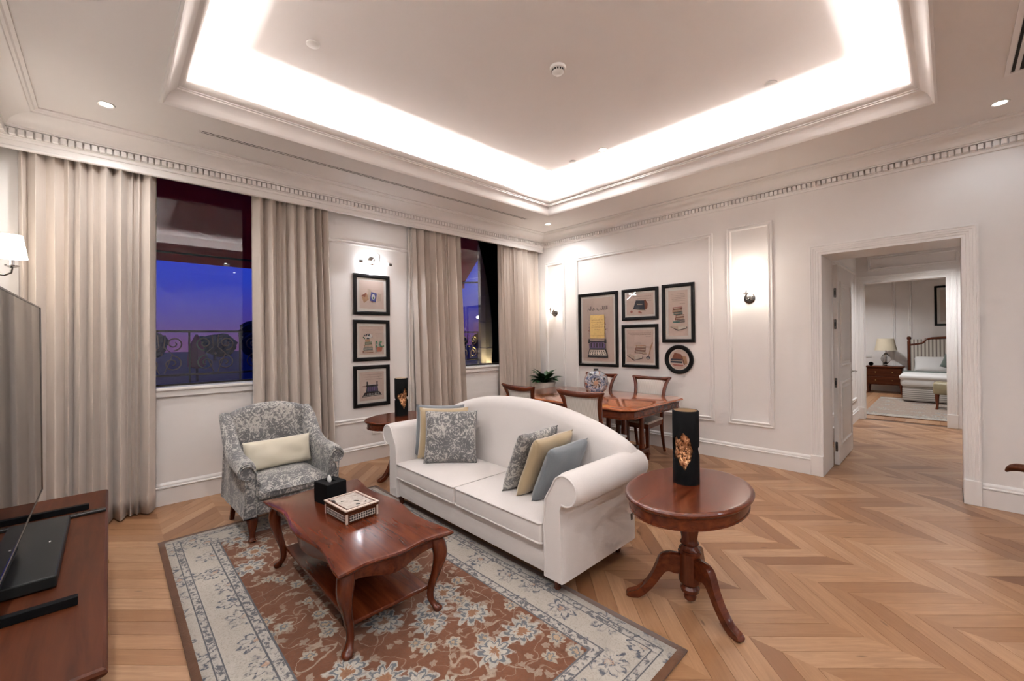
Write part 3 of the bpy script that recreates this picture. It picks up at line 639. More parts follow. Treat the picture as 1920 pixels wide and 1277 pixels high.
# ================================================================== furniture helpers
def sect(c, hw, z, n=12, p=4.0, ang=0, hd=None):
    hd = hd or hw; R = []
    for k in range(n):
        a = 2*pi*k/n; ca, sa = cos(a), sin(a); q = (abs(ca)**p+abs(sa)**p)**(-1/p); x, y = hw*q*ca, hd*q*sa
        R.append((c[0]+x*cos(ang)-y*sin(ang), c[1]+x*sin(ang)+y*cos(ang), z))
    return R
def cabriole(x, y, dx, dy, st, p=3.0, ang=0):
    """st: (z, outward offset, half width)"""
    return MB().loft([sect((x+dx*o, y+dy*o), w, z, 14, p, ang) for z, o, w in st])
def smooth_list(st, k=4):
    out = []
    for i in range(len(st)-1):
        p0, p1, p2, p3 = st[max(i-1, 0)], st[i], st[i+1], st[min(i+2, len(st)-1)]
        for j in range(k):
            t = j/k; out.append(tuple(.5*((2*b)+(-a+c)*t+(2*a-5*b+4*c-d)*t*t+(-a+3*b-3*c+d)*t**3) for a, b, c, d in zip(p0, p1, p2, p3)))
    out.append(st[-1]); return out
def pillow(w, h, t, seed=0, n=22, pinch=.05):
    rnd = random.Random(seed); a, b, c = rnd.uniform(0, 6), rnd.uniform(0, 6), rnd.uniform(0, 6); mb = MB()
    def side(sg):
        def fn(u, v):
            x, y = 2*u-1, 2*v-1
            th = t/2*((1-x**4)*(1-y**4))**.45*(1+.06*sin(5*x+a)*sin(4*y+b))
            wr = .05*t*sin(11*x*y+c)*(1-x*x)*(1-y*y)
            return (w/2*x*(1-pinch*(1-y*y)), sg*(th+wr*.6), h/2*y*(1-pinch*(1-x*x)))
        mb.grid(fn, n, n)
    side(1); side(-1)
    b_ = bmesh.new(); me = bpy.data.meshes.new('x'); me.from_pydata(mb.v, [], mb.f); b_.from_mesh(me); bmesh.ops.remove_doubles(b_, verts=b_.verts, dist=1e-5)
    b_.verts.index_update(); r = MB().add([v.co[:] for v in b_.verts], [[v.index for v in f.verts] for f in b_.faces]); b_.free(); bpy.data.meshes.remove(me); return r
def cushion(name, mat, lab, loc, w, h, t, yaw, tilt, roll=0, seed=0, group='throw cushions on the sofa', piping=None):
    """stands on its lower edge at loc; front faces local -y, leans back by tilt"""
    m = Matrix.Rotation(yaw, 4, 'Z') @ Matrix.Rotation(-tilt, 4, 'X') @ Matrix.Rotation(roll, 4, 'Y') @ Matrix.Translation((0, 0, h/2))
    mb = pillow(w, h, t, seed).xf(m); z = min(v[2] for v in mb.v); mb.v = [(a, b, c-z) for a, b, c in mb.v]
    o = mb.build(name, mat, None, 80, origin=(0, 0, 0)); o.location = loc; return tag(o, lab, 'cushion', group)
# ================================================================== sofa  (x along its length, faces -y)
SX, SY = -2.545, 1.84
sofa = thing('sofa', 'ivory camelback sofa with rolled arms facing the coffee table', 'sofa', (SX, SY, 0))
HB = .865                                                # inner half length between arms
MB().rbox(-HB-.12, HB+.12, .02, .80, .10, .285, .02).build('base', M['sofa'], sofa, 40)
def seatcush(x0, x1):
    def fn(u, v):
        x, y = 2*u-1, 2*v-1; return (x0+(x1-x0)*u, -.01+.60*v, .405+.035*(1-x**4)*(1-y**4))
    mb = MB().grid(fn, 14, 14); mb.rbox(x0, x1, -.01, .59, .275, .408, .022, 3); return mb
for x0, x1 in ((-HB, -.004), (.004, HB)):
    c = seatcush(x0, x1).build('seat_cushion', M['sofa'], sofa, 50)
    for z in (.402, .285): MB().tube([(x0+.012, .57, z), (x0+.006, -.004, z), (x0+.02, -.013, z), (x1-.02, -.013, z), (x1-.006, -.004, z), (x1-.012, .57, z)], .006, 8).build('piping', M['sofa'], c, 60)
def backtop(x):
    u = min(1, abs(x)/1.08); return 1.0-.215*u**2.1
bk = MB(); rings = []
for i in range(41):
    x = -1.07+2.14*i/40; zt = backtop(x); e_ = max(0, 1-((abs(x)/1.07)**14)); r = []
    prof = [(.62, .28), (.575, .36), (.58, .50), (.60, .65)] + [(.60+.09-.09*cos(a), zt-.09+.09*sin(a)) for a in [k*pi/8 for k in range(0, 9)]] + [(.80, .60), (.82, .30), (.82, .12), (.66, .12)]
    cyy, czz = .72, .5
    rings.append([(x, cyy+(py-cyy)*(.55+.45*e_), max(czz+(pz-czz)*(.9+.1*e_), .12+.46*min(1, max(0, (abs(x)-.975)/.03)))) for py, pz in prof])
MB().loft(rings).build('backrest', M['sofa'], sofa, 60)
def arm(sg):
    rings = []; ra = .098; st = [(.0, .0), (.015, .012), (.05, .018)]+[(.05+.1*k, .018) for k in range(1, 8)]+[(.79, .01), (.80, 0)]
    for y, gr in st:
        cx, cz = 1.035, .635; R = ra-.018+gr; prof = [(.875-gr*.3, .10), (.872-gr*.3, .40), (.885-gr*.3, .56)]
        prof += [(cx+R*cos(a), cz+R*sin(a)) for a in [radians(q) for q in range(165, -106, -15)]]
        prof += [(1.0, .52), (1.005, .40), (1.01+gr*.3, .25), (1.01+gr*.3, .10)]
        rings.append([(sg*a, y, z) for a, z in prof])
    o = MB().loft(rings).build('arm', M['sofa'], sofa, 45)
    cx, cz, R = 1.035, .635, .085
    MB().tube([(sg*.885, .002, .12), (sg*.882, .0, .42), (sg*.893, .0, .56)]+[(sg*(cx+R*cos(a)), 0, cz+R*sin(a)) for a in [radians(q) for q in range(165, -106, -15)]], .006, 8).build('piping', M['sofa'], o, 60)
arm(-1); arm(1)
for sx in (-1, 1):
    for y in (.07, .72):
        b0 = .0115 if y < .5 else 0; MB().lathe([(0, b0), (.016, b0), (.022, .02), (.018, .035), (.026, .06), (.034, .10), (.034, .11)], 16, (sx*.92, y, 0)).build('leg', M['cherry_z'], sofa, 40)
MB().rbox(1.012, 1.016, .74, .765, .24, .285, .001, 1).build('label_tag', M['black'], sofa)
SZ = .425
def P(dx, dy, dz=SZ): return (SX+dx, SY+dy, dz)
cushion('throw_cushion', M['bluegrey'], 'blue-grey cushion behind the gold one at the far sofa arm', P(-.72, .335, .43), .46, .47, .11, radians(42), radians(12), seed=1)
cushion('throw_cushion', M['gold'], 'gold satin cushion between two others at the far sofa arm', P(-.605, .30, .435), .45, .455, .10, radians(44), radians(13), seed=2)
cushion('throw_cushion', M['damask2'], 'grey damask cushion in front at the far sofa arm', P(-.435, .265, .435), .46, .45, .11, radians(46), radians(14), seed=3)
cushion('throw_cushion', M['bluegrey'], 'blue-grey cushion resting against the near sofa arm', P(.625, .36, .43), .44, .40, .11, radians(-86), radians(24), seed=4)
cushion('throw_cushion', M['gold'], 'gold satin cushion between two others at the near sofa arm', P(.495, .35, .435), .44, .44, .11, radians(-86), radians(23), seed=5)
cushion('throw_cushion', M['damask2'], 'grey damask cushion in front at the near sofa arm', P(.36, .345, .435), .44, .45, .11, radians(-86), radians(22), seed=6)
# ================================================================== armchair (local: faces +x)
ac = thing('armchair', 'grey damask armchair with scroll arms by the window', 'armchair', (-3.93, 1.035, 0), radians(2))
MB().rbox(-.30, .335, -.30, .30, .20, .335, .015).build('base', M['damask'], ac, 40)
def acseat(u, v):
    x, y = 2*u-1, 2*v-1; return (-.22+.58*u+.02*(1-y*y)*u, -.262+.524*v, .39+.065*(1-abs(x)**3.5)*(1-abs(y)**4)-.02*max(0, x)**6)
MB().grid(acseat, 18, 18).rbox(-.22, .365, -.262, .262, .31, .395, .03, 3).build('seat_cushion', M['damask'], ac, 60)
rings = []
for i in range(25):
    y = -.29+.58*i/24; u = y/.29; zt = .965-.06*u*u; e_ = max(0, 1-abs(u)**10)**.5
    prof = [(-.17, .33), (-.19, .50), (-.225, .70)]+[(-.245-.06+.06*cos(a), zt-.06+.06*sin(a)) for a in [k*pi/6 for k in range(7)]]+[(-.33, .70), (-.30, .30), (-.26, .22), (-.18, .22)]
    rings.append([(-.27+(px+.27)*(.6+.4*e_), y, z) for px, z in prof])
MB().loft(rings).build('backrest', M['damask'], ac, 60)
def acarm(s):
    rings = []
    for x, zt, R, inn in smooth_list([(.345, .585, .05, .27), (.36, .60, .058, .268), (.33, .622, .064, .265), (.2, .632, .064, .262), (.05, .645, .062, .262), (-.08, .70, .058, .262), (-.17, .79, .052, .265), (-.24, .87, .05, .262), (-.30, .905, .045, .262), (-.345, .90, .03, .27)], 3):
        cy = inn+.062; prof = [(inn, .20), (inn-.004, .40), (inn, zt-R*1.2)]+[(cy+R*cos(a), zt-R+R*sin(a)) for a in [radians(q) for q in range(160, -121, -20)]]+[(inn+.055, zt-R*2.3), (inn+.075, .36), (inn+.085, .20)]
        rings.append([(x, s*a, z) for a, z in prof])
    MB().loft(rings).build('arm', M['damask'], ac, 50)
    fr_ = MB().tube([(.352, s*.27, .21), (.362, s*.268, .40), (.366, s*.27, .52)]+[(.366, s*(.33+.05*cos(a)), .54+.05*sin(a)) for a in [radians(q) for q in range(150, -100, -25)]]+[(.36, s*.335, .36), (.35, s*.35, .21)], .005, 6).build('piping', M['damask'], ac, 60)
acarm(1); acarm(-1)
for s in (-1, 1):
    cabriole(.295, s*.285, .7, s*.2, smooth_list([(.205, 0, .04), (.17, .012, .04), (.12, .014, .031), (.07, .008, .021), (.04, .012, .018), (.024, .024, .026), (.0115, .024, .02)])).build('front_leg', M['cherry_z'], ac, 50)
    MB().loft([sect((-.265, s*.27), .02, .22, 8, 8), sect((-.31, s*.285), .017, 0, 8, 8)]).build('rear_leg', M['cherry_z'], ac, 40)
o = pillow(.52, .24, .13, 9, pinch=.03).xf(Matrix.Translation((-3.945, 1.03, .565)) @ Matrix.Rotation(radians(2), 4, 'Z') @ Matrix.Rotation(radians(90), 4, 'Z') @ Matrix.Rotation(radians(-14), 4, 'X')).build('lumbar_cushion', M['cream_satin'], None, 80, origin=(-3.945, 1.03, .45))
tag(o, 'cream satin lumbar cushion on the damask armchair', 'cushion')
# ================================================================== coffee table
ct = thing('coffee_table', 'cherry wood coffee table with serpentine edges and cabriole legs', 'table', (-2.53, 1.045, .011))
def serp(a, b, A1, A2, n=20, z=0, zf=None):
    pts = []
    for side in range(4):
        for k in range(n):
            t = k/n; w = .5*(1-cos(4*pi*t))
            x, y = ((-a+2*a*t, -b+A1*w), (a-A2*w, -b+2*b*t), (a-2*a*t, b-A1*w), (-a+A2*w, b-2*b*t))[side]
            pts.append((x, y, zf(side, t) if zf else z))
    return pts
MB().loft([serp(.60, .29, .035, .022, z=.405), serp(.612, .302, .035, .022, z=.408), serp(.622, .312, .035, .022, z=.416), serp(.628, .318, .035, .022, z=.426), serp(.624, .314, .035, .022, z=.434), serp(.612, .302, .035, .022, z=.438)]).build('table_top', M['cherry'], ct, 35)
low = lambda side, t: .335+.027*cos(2*pi*t) if side % 2 == 0 else .335+.025*cos(2*pi*t)
MB().loft([serp(.575, .268, .035, .022, zf=low), serp(.578, .271, .035, .022, zf=lambda s, t: low(s, t)+.006), serp(.58, .272, .035, .022, z=.406)]).build('apron', M['cherry'], ct, 45)
for sx in (-1, 1):
    for sy in (-1, 1):
        cabriole(sx*.535, sy*.228, sx, sy, smooth_list([(.40, .020, .038), (.36, .030, .040), (.30, .036, .036), (.22, .022, .026), (.13, .0, .02), (.07, -.004, .0175), (.04, .006, .019), (.018, .022, .026), (0, .024, .021)]), 2.6).build('leg', M['cherry_z'], ct, 50)
MB().rbox(-.525, .525, -.215, .215, .112, .134, .006).build('shelf', M['cherry'], ct, 40)
# tissue box, inlaid box
TT = .4495
tb = thing('tissue_box', 'black tissue box on the coffee table', 'tissue box', (-2.835, 1.045, TT), radians(11))
MB().rings_rect(-.075, .075, -.068, .068, [(0, 0), (0, .128), (.003, .131), (.045, .131), (.045, .115)]).build('box_body', M['matte_black'], tb)
MB().box(-.03, .03, -.024, .024, .113, .115).build('box_opening', M['slot'], tb)
MB().loft([[(.012*cos(a)*q-.012, .009*sin(a)*q, z) for a in [2*pi*k/10 for k in range(10)]] for q, z in ((1, .115), (1.5, .135), (1.2, .152), (.3, .166))]).build('tissue', M['plastic'], tb, 60)
def inlay_mat():
    t = NT('mother_of_pearl_inlay'); co = t.coord(); v = t.voro(co, 55, .9); ck = t.n('TexChecker'); t.put(ck.inputs[0], t.mapping(co, (1, 1, 1))); ck.inputs['Scale'].default_value = 120
    c = t.ramp(v.outputs['Color'], [(0, (.42, .36, .31)), (.42, (.60, .53, .47)), (.8, (.50, .43, .38)), (.82, (.07, .05, .045)), (1, (.05, .04, .035))]); return t.fin(c, .25, coat=.5)
def lattice_mat():
    t = NT('geometric_lattice'); sp = t.n('SeparateXYZ'); t.put(sp.inputs[0], t.coord()); 
    a = t.mt('ABSOLUTE', t.mt('SINE', t.mt('MULTIPLY', t.mt('ADD', sp.outputs[0], sp.outputs[1]), 210))); b = t.mt('ABSOLUTE', t.mt('SINE', t.mt('MULTIPLY', sp.outputs[2], 210)))
    k = t.mt('MULTIPLY', t.step(a, .25, .45), t.step(b, .25, .45)); return t.fin(t.mix(k, (.66, .62, .55), (.035, .03, .028)), .35)
M['inlay'] = inlay_mat(); M['lattice'] = lattice_mat(); M['bone'] = plain('bone_edging', (.62, .50, .42), .4)
ib = thing('inlaid_box', 'mother-of-pearl inlaid wooden box on the coffee table', 'box', (-2.527, 1.055, TT), radians(5))
MB().rbox(-.13, .13, -.10, .10, 0, .056, .003, 1).build('box_body', M['walnut'], ib); ld = MB().rbox(-.134, .134, -.104, .104, .058, .079, .003, 1).build('lid', M['walnut'], ib)
MB().box(-.112, .112, -.082, .082, .079, .0805).build('pearl_inlay', M['inlay'], ld)
MB().rings_rect(-.136, .136, -.106, .106, [(0, .074), (0, .0805), (.012, .082), (.014, .079)]).build('bone_edge', M['bone'], ld)
for (a, b, c, d) in ((-.108, .108, -.102, -.0995), (-.108, .108, .0995, .102)): MB().box(a, b, c, d, .010, .044).build('lattice_band', M['lattice'], ib)
for (a, b, c, d) in ((-.132, -.1295, -.08, .08), (.1295, .132, -.08, .08)): MB().box(a, b, c, d, .010, .044).build('lattice_band', M['lattice'], ib)
for sx in (-1, 1):
    for sy in (-1, 1): MB().box(sx*.126-.006, sx*.126+.006, sy*.096-.006, sy*.096+.006, .001, .057).build('corner_strip', M['bone'], ib)
# ================================================================== oval side tables
def side_table(lab, loc, rotz, aim):
    t = thing('side_table', lab, 'table', loc, rotz, 'oval pedestal side tables'); a, b = .315, .43
    def ov(k, z): return [((a-k)*cos(2*pi*i/56), (b-k)*sin(2*pi*i/56), z) for i in range(56)]
    MB().loft([ov(.02, .618), ov(.008, .622), ov(0, .632), ov(0, .640), ov(.006, .647), ov(.016, .650), ov(.026, .650)]).build('table_top', M['cherry_y'], t, 30)
    MB().loft([ov(.03, .555), ov(.022, .558), ov(.022, .566), ov(.026, .568), ov(.026, .612), ov(.02, .618)]).build('apron', M['cherry_y'], t, 35)
    rib = lambda an, z: 1+.05*abs(cos(5*an)) if .30 < z < .50 else 1
    MB().lathe([(.03, .02), (.034, .035), (.028, .05), (.048, .065), (.052, .085), (.04, .10), (.056, .115), (.060, .125), (.060, .275), (.062, .285), (.05, .295), (.056, .302), (.046, .312), (.040, .325), (.05, .338), (.044, .345), (.04, .36), (.05, .42), (.056, .46), (.05, .49), (.044, .50), (.056, .507), (.046, .517), (.06, .525), (.06, .555)], 40, fn=rib).build('pedestal', M['cherry_z'], t, 40)
    prof = [(.05, .27), (.10, .275), (.145, .265), (.17, .235), (.195, .17), (.235, .10), (.29, .045), (.335, .03), (.35, .012), (.335, 0), (.285, .0), (.235, .035), (.185, .095), (.145, .155), (.115, .175), (.05, .165)]
    for k in range(3):
        an = aim+2*pi*k/3; pts = smooth_list([(x, z) for x, z in prof]+[prof[0]], 2)[:-1]
        MB().loft([[(.2+(x-.2)*.985, -.022, .14+(z-.14)*.96) for x, z in pts], [(x, -.014, z) for x, z in pts], [(x, .014, z) for x, z in pts], [(.2+(x-.2)*.985, .022, .14+(z-.14)*.96) for x, z in pts]]).xf(Matrix.Rotation(an, 4, 'Z')).build('leg', M['cherry_y'], t, 45)
    return t
side_table('oval cherry pedestal table beside the near sofa arm', (-1.03, 2.36, 0), 0, radians(215))
side_table('oval cherry pedestal table between the far sofa arm and curtains', (-4.24, 2.37, 0), 0, radians(-78))
def goldrock():
    t = NT('rough_gold_leaf'); co = t.coord(); n = t.noise(co, 60, 3, .6); c = t.ramp(n, [(.35, (.06, .025, .015)), (.5, (.55, .26, .12)), (.7, (.85, .55, .34))]); t.bump(n, .8, .01); return t.fin(c, .3, .9)
M['goldrock'] = goldrock(); M['goldin'] = plain('gold_lining', (.55, .36, .16), .3, .9)
def vase(lab, loc, seed, h=.42, r=.073):
    t = thing('candle_holder', lab, 'vase', loc, seed*1.3, 'black and gold cylinder vases'); N = 48
    up = lambda a: h*(.58+.11*sin(a*2+seed)+.05*sin(5*a+1)+.025*sin(11*a)); lo = lambda a: h*(.36-.11*sin(a*2+seed)+.05*sin(4*a+2)+.025*sin(13*a))
    A = [2*pi*k/N for k in range(N)]
    MB().loft([[(q*cos(a), q*sin(a), z(a)) for a in A] for q, z in ((r*.86, lambda a: up(a)+.006), (r*.97, lambda a: up(a)), (r, lambda a: up(a)+.012), (r, lambda a: h-.004), (r-.003, lambda a: h), (r-.010, lambda a: h))], True, False).build('upper_sleeve', M['matte_black'], t, 45)
    MB().loft([[(q*cos(a), q*sin(a), z(a)) for a in A] for q, z in ((0.001, lambda a: 0), (r, lambda a: 0), (r, lambda a: lo(a)-.012), (r*.97, lambda a: lo(a)), (r*.86, lambda a: lo(a)-.006))], True, False).build('lower_sleeve', M['matte_black'], t, 45)
    rnd = random.Random(seed); MB().loft([[((r*.88*(1-.16*math.exp(-((z-h*.47)/.05)**2))+rnd.uniform(-.006, .006))*cos(a), (r*.88*(1-.16*math.exp(-((z-h*.47)/.05)**2))+rnd.uniform(-.006, .006))*sin(a), z+rnd.uniform(-.004, .004)) for a in A] for z in [h*.12+k*h*.035 for k in range(19)]], True, False).build('gold_core', M['goldrock'], t, 30)
    MB().loft([[((r-.010)*cos(a), (r-.010)*sin(a), h) for a in A], [((r-.012)*cos(a), (r-.012)*sin(a), h-.06) for a in A]], True, True).build('lining', M['goldin'], t, 40)
vase('black cylinder vase with gold erosion on the near side table', (-1.075, 2.43, .650), 1)
vase('black cylinder vase with gold erosion on the far side table', (-4.30, 2.38, .650), 3)
# ================================================================== dining set
def stripe_mat():
    t = NT('pinstripe_upholstery'); sp = t.n('SeparateXYZ'); t.put(sp.inputs[0], t.coord()); w = t.mt('SINE', t.mt('MULTIPLY', sp.outputs[0], 420))
    c = t.mix(t.step(w, -.2, .5), (.50, .465, .42), (.63, .595, .55)); return t.fin(c, .85, sheen=.2, spec=.2)
M['stripe'] = stripe_mat()
def dining_chair(lab, loc, rotz):
    t = thing('dining_chair', lab, 'chair', loc, rotz, 'dining chairs with striped upholstery')
    def seatfn(u, v):
        x, y = 2*u-1, 2*v-1; return ((.20+.025*v)*x, -.21+.45*v, .455+.05*(1-abs(x)**3)*(1-abs(y)**3))
    st = MB().grid(seatfn, 12, 12); st.loft([[(-.205, -.215, z), (.205, -.215, z), (.23, .245, z), (-.23, .245, z)] for z in (.435, .458)]); st.build('seat', M['stripe'], t, 50)
    MB().loft([[(-.20, -.21, z), (.20, -.21, z), (.225, .24, z), (-.225, .24, z)] for z in (.375, .436)]).build('seat_frame', M['cherry'], t)
    for s in (-1, 1):
        MB().loft([sect((s*.20, .215), .022, .43, 8, 8), sect((s*.20, .215), .022, .34, 8, 8), sect((s*.205, .222), .014, 0, 8, 8)]).build('front_leg', M['cherry_z'], t, 40)
        MB().loft([sect((s*x, y), hw, z, 10, 6, 0, .017) for z, x, y, hw in smooth_list([(0, .19, -.285, .014), (.22, .188, -.225, .018), (.43, .188, -.205, .021), (.62, .19, -.225, .02), (.80, .20, -.265, .02), (.90, .222, -.295, .021), (.965, .262, -.318, .016)], 3)]).build('rear_leg', M['cherry_z'], t, 45)
    rings = []
    for i in range(17):
        u = -1+2*i/16; x = .272*u; y = -.318-.022*(1-u*u)+.0; zc = .950-.014*(1-u*u)+.012*abs(u)**6; hh = .030-.010*abs(u)**4; rings.append([(x, y+.015*cos(a)*(1 if abs(u) < .99 else .6), zc+hh*sin(a)*(1 if abs(u) < .99 else .6)) for a in [2*pi*k/12 for k in range(12)]])
    MB().loft(rings).build('crest_rail', M['cherry'], t, 60)
    def bk(sg): return lambda u, v: ((-.168-.022*v)+(.336+.044*v)*u, -.228-.072*v**1.2-.016*sin(pi*u)+sg*.016*(max(0, 1-(2*u-1)**4)*max(0, 1-(2*v-1)**4))**.5, .55+.375*v)
    MB().grid(bk(1), 10, 10).grid(bk(-1), 10, 10).build('backrest', M['stripe'], t, 60)
    MB().loft([[(x, -.222-.012*(1-(x/.19)**2)+.011*cos(a), .525+.025*(1-(x/.19)**2)+.016*sin(a)) for a in [2*pi*k/10 for k in range(10)]] for x in [-.19+.038*k for k in range(11)]]).build('lower_rail', M['cherry'], t, 60)
    return t
dining_chair('striped dining chair with its back to the sofa, next to the curtains', (-3.40, 3.67, 0), radians(-3))
dining_chair('striped dining chair with its back to the sofa, nearer the side table', (-2.60, 3.71, 0), radians(5))
dining_chair('striped dining chair against the wall, mostly behind the ceramic flask', (-3.59, 4.955, 0), pi)
dining_chair('striped dining chair against the wall, under the round picture', (-2.78, 4.955, 0), pi+radians(2))
dkc = thing('desk_armchair', 'dark wooden armchair whose arm just enters at the door side', 'chair', (.66, 4.045, 0), radians(145))
def seatfn2(u, v): return (-.24+.50*u, -.25+.5*v, .43+.05*(1-abs(2*u-1)**3)*(1-abs(2*v-1)**3))
MB().grid(seatfn2, 10, 10).rbox(-.24, .26, -.25, .25, .40, .435, .01).build('seat', M['stripe'], dkc, 50); MB().rbox(-.24, .25, -.245, .245, .35, .40, .006).build('seat_frame', M['walnut'], dkc, 40)
for s_ in (-1, 1):
    MB().loft([sect((.21, s_*.22), .022, .36, 8, 8), sect((.22, s_*.225), .014, 0, 8, 8)]).build('front_leg', M['walnut'], dkc, 40)
    MB().loft([sect((x, s_*.21), .02, z, 10, 6) for x, z in ((-.30, 0), (-.24, .22), (-.23, .42), (-.26, .66), (-.32, .95))]).build('rear_leg', M['walnut'], dkc, 45)
    MB().loft([[(x, s_*.255+.026*w*cos(a), z+.018*w*sin(a)) for a in [2*pi*k/12 for k in range(12)]] for x, z, w in smooth_list([(-.25, .68, .8), (-.1, .665, .9), (.08, .66, 1), (.20, .675, 1.15), (.27, .678, 1.3), (.315, .665, 1.25), (.335, .645, .7), (.338, .64, .2)], 3)]).build('armrest', M['walnut'], dkc, 60)
    MB().tube([(.10, s_*.245, .38), (.115, s_*.25, .50), (.15, s_*.255, .60), (.20, s_*.255, .665)], .02, 10).build('arm_support', M['walnut'], dkc, 50)
MB().rbox(-.335, -.295, -.25, .25, .88, .98, .015).build('crest_rail', M['walnut'], dkc, 40); MB().rbox(-.30, -.27, -.19, .19, .50, .88, .012).build('backrest', M['stripe'], dkc, 40)
dt = thing('dining_table', 'polished cherry dining table with clipped corners behind the sofa', 'table', (-3.21, 4.44, 0))
def octo(a, b, c, z): return [(-a+c, -b, z), (a-c, -b, z), (a, -b+c, z), (a, b-c, z), (a-c, b, z), (-a+c, b, z), (-a, b-c, z), (-a, -b+c, z)]
ta, tb_ = .98, .655
MB().loft([octo(ta-.03, tb_-.03, .10, .728), octo(ta-.012, tb_-.012, .105, .732), octo(ta, tb_, .11, .742), octo(ta, tb_, .11, .750), octo(ta-.010, tb_-.010, .107, .758), octo(ta-.016, tb_-.016, .105, .760)]).build('table_top', M['cherry_top'], dt, 20)
MB().loft([octo(ta-.045, tb_-.045, .095, .640), octo(ta-.035, tb_-.035, .098, .644), octo(ta-.035, tb_-.035, .098, .656), octo(ta-.042, tb_-.042, .096, .660), octo(ta-.042, tb_-.042, .096, .715), octo(ta-.03, tb_-.03, .10, .728)]).build('apron', M['cherry'], dt, 20)
for sx in (-1, 1):
    px = sx*.52
    MB().rbox(px-.15, px+.15, -.30, .30, .10, .16, .012).build('pedestal_base', M['cherry_y'], dt, 40)
    for dx in (-.10, .10):
        for dy in (-.20, .20):
            MB().loft([sect((px+dx, dy), .030, z, 12, 6) for z in (.155, .20)]+[sect((px+dx, dy), .026, z, 12, 6) for z in (.205, .63)]+[sect((px+dx, dy), .032, z, 12, 6) for z in (.635, .70)]).build('column', M['cherry_z'], dt, 35)
    for sy in (-1, 1): MB().loft([sect((px, sy*.27), .05, .15, 10, 3, 0, .05), sect((px, sy*.40), .04, .11, 10, 3), sect((px, sy*.49), .035, .05, 10, 3), sect((px, sy*.52), .035, 0, 10, 3)]).build('foot', M['cherry_y'], dt, 45)
MB().rbox(-.52, .52, -.05, .05, .11, .15, .01).build('stretcher', M['cherry'], dt, 40)
# ceramic flask
def ceramic():
    t = NT('painted_ceramic'); co = t.coord(); v = t.voro(co, 26, .9); n = t.noise(co, 30, 3, .6)
    c = t.ramp(v.outputs['Color'], [(0, (.35, .37, .40)), (.35, (.08, .11, .20)), (.5, (.50, .50, .50)), (.65, (.30, .11, .06)), (.8, (.03, .03, .035)), (1, (.45, .47, .50))], 'CONSTANT')
    return t.fin(t.mix(t.step(n, .48, .62), c, (.30, .315, .34)), .12, coat=.7)
def rosette():
    t = NT('rosette_glaze'); sp = t.n('SeparateXYZ'); t.put(sp.inputs[0], t.coord()); x, z = sp.outputs[0], sp.outputs[2]
    r = t.mt('SQRT', t.mt('ADD', t.mt('POWER', x, 2), t.mt('POWER', z, 2))); a = t.mt('ADD', t.mt('ARCTAN2', z, x), t.mt('MULTIPLY', r, 14)); k = t.mt('COSINE', t.mt('MULTIPLY', a, 7))
    c = t.mix(t.step(k, .1, .35), (.42, .44, .47), (.02, .02, .025)); n = t.noise(t.coord(), 70, 3, .7); c = t.mix(t.step(n, .5, .6), c, (.40, .30, .24))
    c = t.mix(t.step(r, .035, .028), c, (.46, .30, .21)); c = t.mix(t.step(r, .066, .070), c, t.mix(t.step(n, .45, .55), (.10, .14, .24), (.55, .56, .58))); return t.fin(c, .14, coat=.7)
M['ceramic'] = ceramic(); M['rosette'] = rosette()
cf = thing('ceramic_flask', 'round blue and grey painted ceramic flask on the dining table', 'vase', (-3.20, 4.58, .764), YAW-radians(12))
MB().loft([[(q*.158*cos(a), y, .155+q*.158*sin(a)) for a in [2*pi*k/36 for k in range(36)]] for q, y in ((.55, -.095), (.72, -.10), (.80, -.092), (.93, -.06), (1, 0), (.93, .06), (.80, .092), (.6, .10))]).build('body', M['ceramic'], cf, 50)
o = MB().loft([[(q*.158*cos(a), y, q*.158*sin(a)) for a in [2*pi*k/36 for k in range(36)]] for q, y in ((.70, -.1005), (.66, -.106), (.02, -.108))]).build('front_medallion', M['rosette'], cf, 40); o.location = (0, 0, .155)
MB().loft([[(.06*cos(a)*q, .045*sin(a)*q, z) for a in [2*pi*k/20 for k in range(20)]] for q, z in ((.9, 0), (1, .006), (.7, .02))]).build('foot_ring', M['ceramic'], cf, 40)
MB().loft([[(.035*cos(a)*q, .030*sin(a)*q, z) for a in [2*pi*k/20 for k in range(20)]] for q, z in ((1, .295), (.8, .315), (.9, .33), (.7, .33), (.6, .31))]).build('neck', M['black'], cf, 40)
